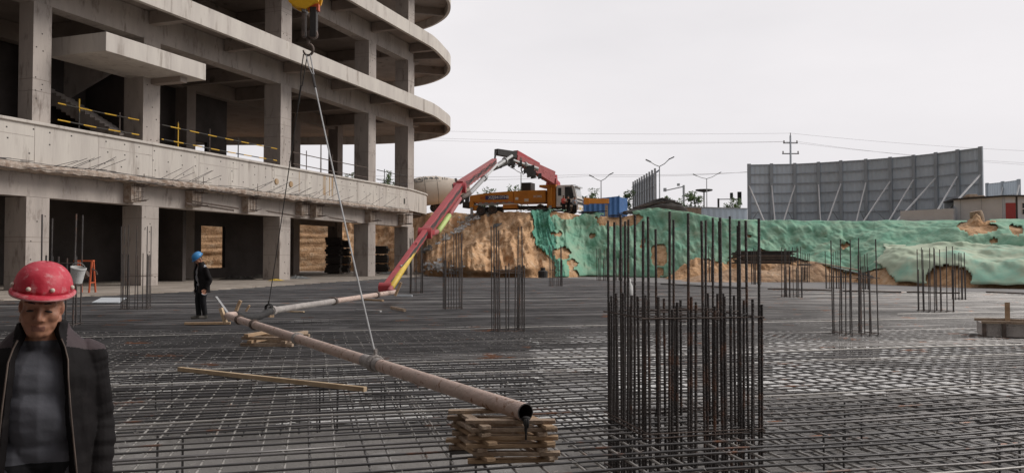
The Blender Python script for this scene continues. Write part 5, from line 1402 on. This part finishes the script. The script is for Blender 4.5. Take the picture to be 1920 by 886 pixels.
def person(foot, yaw, label, S=1.0, tilt=10, roll=0, turn=0, vox=.006, helmet=None, shirt='shirt', jacket=True, arms=None, legs=None, gap=1.0, trousers='trousers', lean=0.0, bhair=True, fine=False):
    foot = Vector(foot); t = thing('person', foot, label, 'person')
    RZ = Matrix.Rotation(yaw, 4, 'Z'); MW = Matrix.Translation(foot) @ RZ @ Matrix.Diagonal((S, S, S, 1))
    arms = arms or {1: ((.168, .012, 1.15), (.205, .03, .88), (.205, -.03, .66)), -1: ((-.168, .012, 1.15), (-.205, .03, .88), (-.205, -.03, .66))}
    legs = legs or {1: ((.085, .0, .78), (.10, -.02, .43), (.105, .03, .075)), -1: ((-.085, .0, .78), (-.10, -.02, .43), (-.105, .03, .075))}
    g = MB()
    g.ell((0, .01, .80), (.155, .11, .11)); g.ell((0, -.015, .93), (.158, .122, .15)); g.ell((0, .0, 1.05), (.172, .115, .15))
    capsule(g, (-.14, .012, 1.15), .06, (.14, .012, 1.15), .06)
    for s in (-1, 1):
        capsule(g, (s * .12, .02, 1.175), .048, (s * .02, .012, 1.24), .05)
        sh, el, wr = arms[s]; capsule(g, sh, .056, el, .043); capsule(g, el, .043, wr, .028)
        hand(g, wr, (Vector(wr) - Vector(el)).normalized() + Vector((0, -.15, -.1)), s)
        hp_, kn, an = legs[s]; capsule(g, hp_, .094, kn, .070); capsule(g, kn, .070, an, .056); 
        capsule(g, (an[0], an[1] + .02, .045), .042, (an[0] + s * .02, an[1] - .15, .035), .034)
    capsule(g, (0, .015, 1.16), .06, (0, -.03, 1.30), .056)
    # head, built upright then turned and bowed
    HM = Matrix.Translation((0, -.042, 1.368)) @ Matrix.Rotation(R(turn), 4, 'Z') @ Matrix.Rotation(R(roll), 4, 'Y') @ Matrix.Rotation(R(tilt), 4, 'X')
    h = MB()
    h.ell((0, .012, .035), (.074, .092, .085)); h.ell((0, -.018, -.035), (.064, .070, .088)); h.ell((0, -.066, -.106), (.026, .022, .020))
    for s in (-1, 1):
        capsule(h, (s * .05, -.005, -.062), .025, (s * .022, -.060, -.104), .020)
        h.ell((s * .038, -.054, -.038), (.029, .027, .028)); h.ell((s * .034, -.048, -.066), (.027, .026, .032)); h.ell((s * .0695, .012, -.020), (.0095, .018, .029), rot=Matrix.Rotation(R(s * 12), 3, 'Z'))
        capsule(h, (s * .012, -.083, .013), .012, (s * .046, -.070, .012), .012); h.ell((s * .0135, -.090, -.050), (.0095, .012, .008))
        h.ell((s * .030, -.073, -.012), (.015, .012, .010))
    capsule(h, (0, -.080, .006), .0085, (0, -.102, -.044), .0115)
    h.ell((0, -.070, -.080), (.040, .0135, .027)); h.ell((0, -.060, -.055), (.045, .022, .03))
    capsule(h, (-.023, -.079, -.0775), .0048, (0, -.0845, -.0765), .0055); capsule(h, (.023, -.079, -.0775), .0048, (0, -.0845, -.0765), .0055); capsule(h, (-.017, -.081, -.0885), .0058, (.017, -.081, -.0885), .0058)
    g.add([HM @ Vector(v) for v in h.v], h.f)
    if lean: 
        LM = Matrix.Translation((0, 0, .8)) @ Matrix.Rotation(R(lean), 4, 'X') @ Matrix.Translation((0, 0, -.8))
        bend = lambda v: v if v[2] < .8 else tuple(Vector(v).lerp(LM @ Vector(v), smooth(.78, 1.0, v[2])))
        g.v = [bend(v) for v in g.v]
    else: LM = Matrix.Identity(4)
    me = voxel(g, vox, 4)
    mats = [M['skin'], M[shirt], M[trousers], M['boot'], M['lip'], M['hair']]
    for m_ in mats: me.materials.append(m_)
    HI = (LM @ HM).inverted()
    wr_ = [Vector(arms[s][2]) for s in (-1, 1)]
    nP = len(me.polygons); cs = np.empty(nP * 3, np.float32); me.polygons.foreach_get('center', cs); cs = cs.reshape(-1, 3).tolist(); MI = []
    for c in cs:
        c = Vector(c); z = c.z; hl = HI @ c
        k = 1
        if z < .085: k = 3
        elif z < .755 and abs(c.x) < .215 and min((c - w).length for w in wr_) > .14: k = 2
        elif min((c - w).length for w in wr_) < .125 and min((c - Vector(arms[s][1])).length - (Vector(arms[s][1]) - Vector(arms[s][2])).length for s in (-1, 1)) > -.02: k = 0
        elif hl.z > -.13 and (abs(c.x) < .1): k = 0
        if z > 1.222 - .25 * max(0, -c.y) * 0 and k == 1 and abs(c.x) < .085: k = 0
        if k == 0 and hl.z > -.13:
            if abs(hl.x) < .023 and -.0945 < hl.z < -.0735 and hl.y < -.081: k = 4
            elif hl.z > .02 and (hl.y > -.06 or hl.z > .05) or (hl.y > .03 and hl.z > -.06): k = 5
        MI.append(k)
    me.polygons.foreach_set('material_index', MI)
    if fine:                     # folds of the shirt across the belly
        nV = len(me.vertices); co = np.empty(nV * 3, np.float32); no = np.empty(nV * 3, np.float32)
        me.vertices.foreach_get('co', co); me.vertices.foreach_get('normal', no); co = co.reshape(-1, 3); no = no.reshape(-1, 3)
        dd = np.array([(.008 * fbm((c[0] * 2.2 + 3, c[1] * 2.2, c[2] * 11 + c[0] * 4), 2) if .74 < c[2] < 1.2 and abs(c[0]) < .17 else 0) for c in co.tolist()], np.float32)
        me.vertices.foreach_set('co', (co + no * dd[:, None]).ravel())
    me.transform(MW)
    def put(name, mesh):
        o = bpy.data.objects.new(name, mesh); COL.objects.link(o); o.parent = t; o.matrix_parent_inverse = t.matrix_basis.inverted(); return o
    me.update(); put('body', me)
    def putmb(name, mb, mats_, X=None, sm=True):
        X = X if X is not None else Matrix.Identity(4)
        mb.v = [tuple(MW @ (X @ Vector(v))) for v in mb.v]; return mb.build(name, mats_, t, smooth_=sm)
    HX = LM @ HM
    for s in (-1, 1):
        e = MB(); e.ell((s * .031, -.0845, -.015), (.0135, .005, .0042), 12, 8, Matrix.Rotation(R(s * 6), 3, 'Y')); e2 = putmb('eye', e, M['hair'], HX)
        e = MB(); e.tube([(s * .015, -.0925, .0150), (s * .031, -.0885, .0175), (s * .047, -.0755, .0125)], [.0022, .0030, .0015], 6); putmb('eyebrow', e, M['hair'], HX)
    if helmet:
        e = MB(); rows_ = []; n_ = 48
        for i in range(13):
            a = i / 12 * math.pi / 2; r_ = []
            for k in range(n_ + 1):
                ph = math.pi + 2 * math.pi * k / n_; rr = math.cos(a) ** .82 if i < 12 else .001
                r_.append((.104 * rr * math.sin(ph), .010 - .130 * rr * math.cos(ph), .050 + .112 * math.sin(a) ** .95))
            rows_.append(r_)
        e.grid(rows_); hel = putmb('helmet', e, M[helmet], HX); sd = hel.modifiers.new('t', 'SOLIDIFY'); sd.thickness = .003
        e = MB(); ring = [[], [], [], []]
        for k in range(n_ + 1):
            ph = math.pi + 2 * math.pi * k / n_; fr_ = max(0, math.cos(ph)); ex = .011 + .022 * fr_ ** 2
            for j, (q, dz) in enumerate(((0, .003), (.5, 0), (1, -.004 - .006 * fr_), (1, -.010 - .006 * fr_))):
                ring[j].append(((.104 + ex * q) * math.sin(ph), .010 - (.130 + ex * q) * math.cos(ph), .051 + dz))
        e.grid(ring); b_ = putmb('brim', e, [M[helmet], M['helmet_trim'] if helmet == 'helmet_red' else M[helmet]], HX); b_.data.polygons.foreach_set('material_index', [0] * (2 * n_) + [1] * n_); sd = b_.modifiers.new('t', 'SOLIDIFY'); sd.thickness = .004
        b_.parent = hel; b_.matrix_parent_inverse = hel.matrix_world.inverted()
        if fine:
            for ph in (-72, -22, 22, 72, 130, -130):
                a = R(ph); c = Vector((.1055 * math.sin(a), .010 - .130 * math.cos(a), .073)); 
                e = MB(); e.ell(c * 1.0, (.009, .009, .009), 12, 8); rv = putmb('rivet', e, M['helmet_trim'] if False else M['cream'], HX); rv.parent = hel; rv.matrix_parent_inverse = hel.matrix_world.inverted()
    if jacket:
        j = MB(); lv = [(.60, .196, .150, .0, .70), (.72, .194, .150, .0, .68), (.85, .190, .150, -.005, .62), (.97, .190, .150, -.01, .56), (1.08, .192, .140, -.005, .50), (1.15, .184, .120, .0, .50), (1.198, .158, .100, .0, .50), (1.232, .124, .090, .0, .52), (1.258, .098, .084, -.005, .60), (1.295, .088, .080, -.012, .78)]
        rows_i, rows_o = [], []
        zz = np.linspace(.60, 1.295, 44)
        for z in zz:
            rx, ry, cy__, gp = [interp(z, [q[0] for q in lv], [q[i] for q in lv]) for i in (1, 2, 3, 4)]
            gp *= gap; ro, ri = [], []
            for k in range(61):
                ph = gp + (2 * math.pi - 2 * gp) * k / 60
                w = .007 * fbm((math.sin(ph) * 3, math.cos(ph) * 3, z * 5), 3) + .004 * mnoise.noise((ph * 2, z * 22, 4)) * smooth(1.15, 1.0, z)
                edge_ = .014 * math.exp(-min(k, 60 - k) / 3.0)
                x_, y_ = math.sin(ph), math.cos(ph)
                ro.append(((rx + w + edge_) * x_, cy__ - (ry + w + edge_) * y_, z)); ri.append(((rx - .024) * x_, cy__ - (ry - .024) * y_, z))
            rows_o.append(ro); rows_i.append(ri)
        nO = len(rows_o); j.grid(rows_o); o0 = len(j.v); j.grid([r_[::-1] for r_ in rows_i])
        n_ = 61
        for i in range(nO - 1):
            for k in (0, 60):
                a, b = i * n_ + k, (i + 1) * n_ + k; c, d_ = o0 + i * n_ + (60 - k), o0 + (i + 1) * n_ + (60 - k)
                j.f.append([a, b, d_, c]); j.m.append(0)
        for i in (0, nO - 1):
            for k in range(60):
                j.f.append([i * n_ + k, i * n_ + k + 1, o0 + i * n_ + 60 - k - 1, o0 + i * n_ + 60 - k]); j.m.append(0)
        for s in (-1, 1):
            sh, el, wr = [Vector(q) for q in arms[s]]
            sh2 = sh + Vector((-s * .03, 0, .005)); pts = []; rs = []
            path = [sh2, sh, el, wr + (wr - el).normalized() * .01]
            for a, b, n__ in ((path[0], path[1], 3), (path[1], path[2], 22), (path[2], path[3], 20)):
                for k in range(n__):
                    f_ = k / n__; pts.append(a + (b - a) * f_)
            pts.append(path[3])
            for k in range(len(pts)):
                f_ = k / (len(pts) - 1); rs.append(.065 - .014 * f_ + .0028 * math.sin(k * 1.25) * smooth(.25, .5, f_) + .003 * mnoise.noise((k * .7, s, 2)))
            j.tube(pts, rs, 18)
        if lean: j.v = [bend(v) for v in j.v]
        jm = voxel(j, vox if fine else vox * 1.2, 2)
        jm.materials.append(M['jacket']); jm.materials.append(M['yoke'])
        nV = len(jm.vertices); co = np.empty(nV * 3, np.float32); no = np.empty(nV * 3, np.float32)
        jm.vertices.foreach_get('co', co); jm.vertices.foreach_get('normal', no); co = co.reshape(-1, 3); no = no.reshape(-1, 3)
        dd = np.array([.006 * fbm((c[0] * 6 + c[2] * 3, c[1] * 6, c[2] * 9 + c[0] * 5), 2) for c in co.tolist()], np.float32)
        co = co + no * dd[:, None]; jm.vertices.foreach_set('co', co.ravel())
        nP = len(jm.polygons); cs = np.empty(nP * 3, np.float32); jm.polygons.foreach_get('center', cs); cs = cs.reshape(-1, 3)
        jm.polygons.foreach_set('material_index', [int(fine and c[2] > 1.172 + .3 * max(0, -c[1]) + .02 * mnoise.noise((float(c[0]) * 9, float(c[1]) * 9, 1)) and .09 < abs(c[0]) < .235) for c in cs])
        jm.transform(MW); jm.update(); put('jacket', jm)
        for s in (-1, 1):               # zip tape along the open front edges
            e = MB(); pts = []
            for z in zz[:40]:
                rx, ry, cy__, gp = [interp(z, [q[0] for q in lv], [q[i] for q in lv]) for i in (1, 2, 3, 4)]
                gp = gp * gap + .02; pts.append((s * (rx + .016) * math.sin(gp), cy__ - (ry + .018) * math.cos(gp), z))
            if lean: pts = [bend(p) for p in pts]
            e.tube(pts, .0035, 6); putmb('zip', e, M['clamp'])
    return t
man = P(82, 520, 3.2)
person((man.x - .0, man.y, 0), R(24), 'man in a dusty red hard hat and dark jacket over a grey shirt looking down', 1.005, tilt=9, roll=4, turn=2, vox=.0045, helmet='helmet_red', jacket=True, fine=True, gap=1.0)
ft2 = PZ(379, 597, .0)
person(ft2, R(-42), 'man in a blue hard hat and dark clothes walking over the mat with bowed head', 1.13, tilt=34, turn=-4, vox=.009, helmet='helmet_blue', shirt='paleshirt', gap=.8, lean=6,
       arms={1: ((.185, .012, 1.12), (.235, .06, .88), (.20, -.03, .68)), -1: ((-.185, .012, 1.12), (-.225, .05, .88), (-.19, -.02, .69))},
       legs={1: ((.08, .0, .78), (.085, -.03, .43), (.06, .04, .075)), -1: ((-.08, .0, .78), (-.085, -.06, .43), (-.06, -.05, .075))})
fold = {1: ((.185, .012, 1.12), (.215, -.02, .88), (.03, -.17, .93)), -1: ((-.185, .012, 1.12), (-.215, -.02, .88), (-.03, -.17, .97))}
random.seed(3)
for px, sh_, tr_, yaw_, am, lab in ((1056.5, 'redshirt', 'trousers', 35, fold, 'distant person in a red shirt standing beside the white truck cab'),
                      (1066, 'jacket', 'trousers', -50, fold, 'distant person all in black standing between two others by the cab'),
                      (1077.5, 'paleshirt', 'trousers', 5, fold, 'distant person in a pale shirt and dark trousers in front of the truck bumper')):
    q = P(px, 402, 76.2); fy_, cy_, zc_ = crest(px); q.z = plateau_z(px, 76.2) + .06
    person(q, R(yaw_), lab, 1.08, tilt=12, vox=.016, helmet=None, shirt=sh_, jacket=False, arms=am, trousers=tr_)

# ------------------------------------------------------------------ bucket and orange trestle at the left
q = P(145, 515, 17.2); bk = thing('bucket', q, 'white plastic bucket hanging tilted on a rebar beside the red helmet', 'bucket')
ax_ = Vector((.22, -.12, .97)).normalized(); bx = ax_.cross(Y3).normalized(); by = ax_.cross(bx)
g = MB(); g.lathe([(0, -.17), (.115, -.17), (.12, -.16), (.148, .13), (.158, .135), (.158, .165), (.145, .17), (.14, .12), (.11, -.15), (0, -.15)], q, (bx, by, ax_), 28); g.build('pail', M['plastic'], bk, smooth_=False)
g = MB(); g.tube([q + bx * (-.155 * math.cos(a)) * 1.0 + ax_ * (.14 + .13 * math.sin(a)) - by * .0 for a in np.linspace(0, math.pi, 13)], .005, 6); g.build('handle', M['galv'], bk)
q = PZ(160, 548, .02); tr = thing('trestle', q, 'orange red steel trestle standing on the apron behind the white bucket', 'trestle')
w_, h_ = .62, 1.42
for sx in (-1, 1):
    for sy in (-1, 1):
        g = MB(); g.bar(q + Vector((sx * w_ / 2 - .0, sy * .28, 0)), q + Vector((sx * w_ / 2 + 0, sy * .06, h_)), .06, .06); g.build('leg', M['brick_red'], tr)
    g = MB(); g.bar(q + Vector((sx * w_ / 2, -.2, .45)), q + Vector((sx * w_ / 2, .2, .45)), .05, .05); g.build('stretcher', M['brick_red'], tr)
g = MB(); g.bar(q + Vector((-w_ / 2 - .2, 0, h_)), q + Vector((w_ / 2 + .05, 0, h_)), .16, .07); g.build('top_beam', M['brick_red'], tr)
g = MB(); g.tube([q + Vector((-.1, 0, .75)), q + Vector((.1, 0, .85))], .16, 12); g.tube([q + Vector((w_ / 2, -.1, 1.1)), q + Vector((w_ / 2 + .25, -.15, .95)), q + Vector((w_ / 2 + .3, -.15, .8))], .025, 6); g.build('motor', M['clamp'], tr)
random.seed(31)
for k, (px, py, s, mt, lab) in enumerate(((500, 521, 1.3, 'tarp', 'dark crumpled sheeting on the apron left of the third column'), (518, 526, .5, 'yellow', 'small yellow sheet lying by the third column'), (560, 522, .9, 'greycloth', 'grey sheeting between the third column and the inner column'), (730, 513, .9, 'greycloth', 'grey rubbish on the floor by the fifth column'), (445, 524, 1.2, 'tarp', 'dark sheeting on the floor behind the blue helmet worker'))):
    c = PZ(px, py, .02); rows_ = []
    for j in range(11):
        rows_.append([c + Vector(((i / 7 - 1) * s, (j / 5 - 1) * s * .7, .02 + max(0, 1 - (i / 7 - 1) ** 2) * max(0, 1 - (j / 5 - 1) ** 2) * s * .35 * (.3 + abs(mnoise.noise((i * .5 + k * 9, j * .6, 1)))))) for i in range(15)])
    g = MB(); g.grid(rows_); tag(g.build('sheeting', M[mt]), lab, 'sheeting')
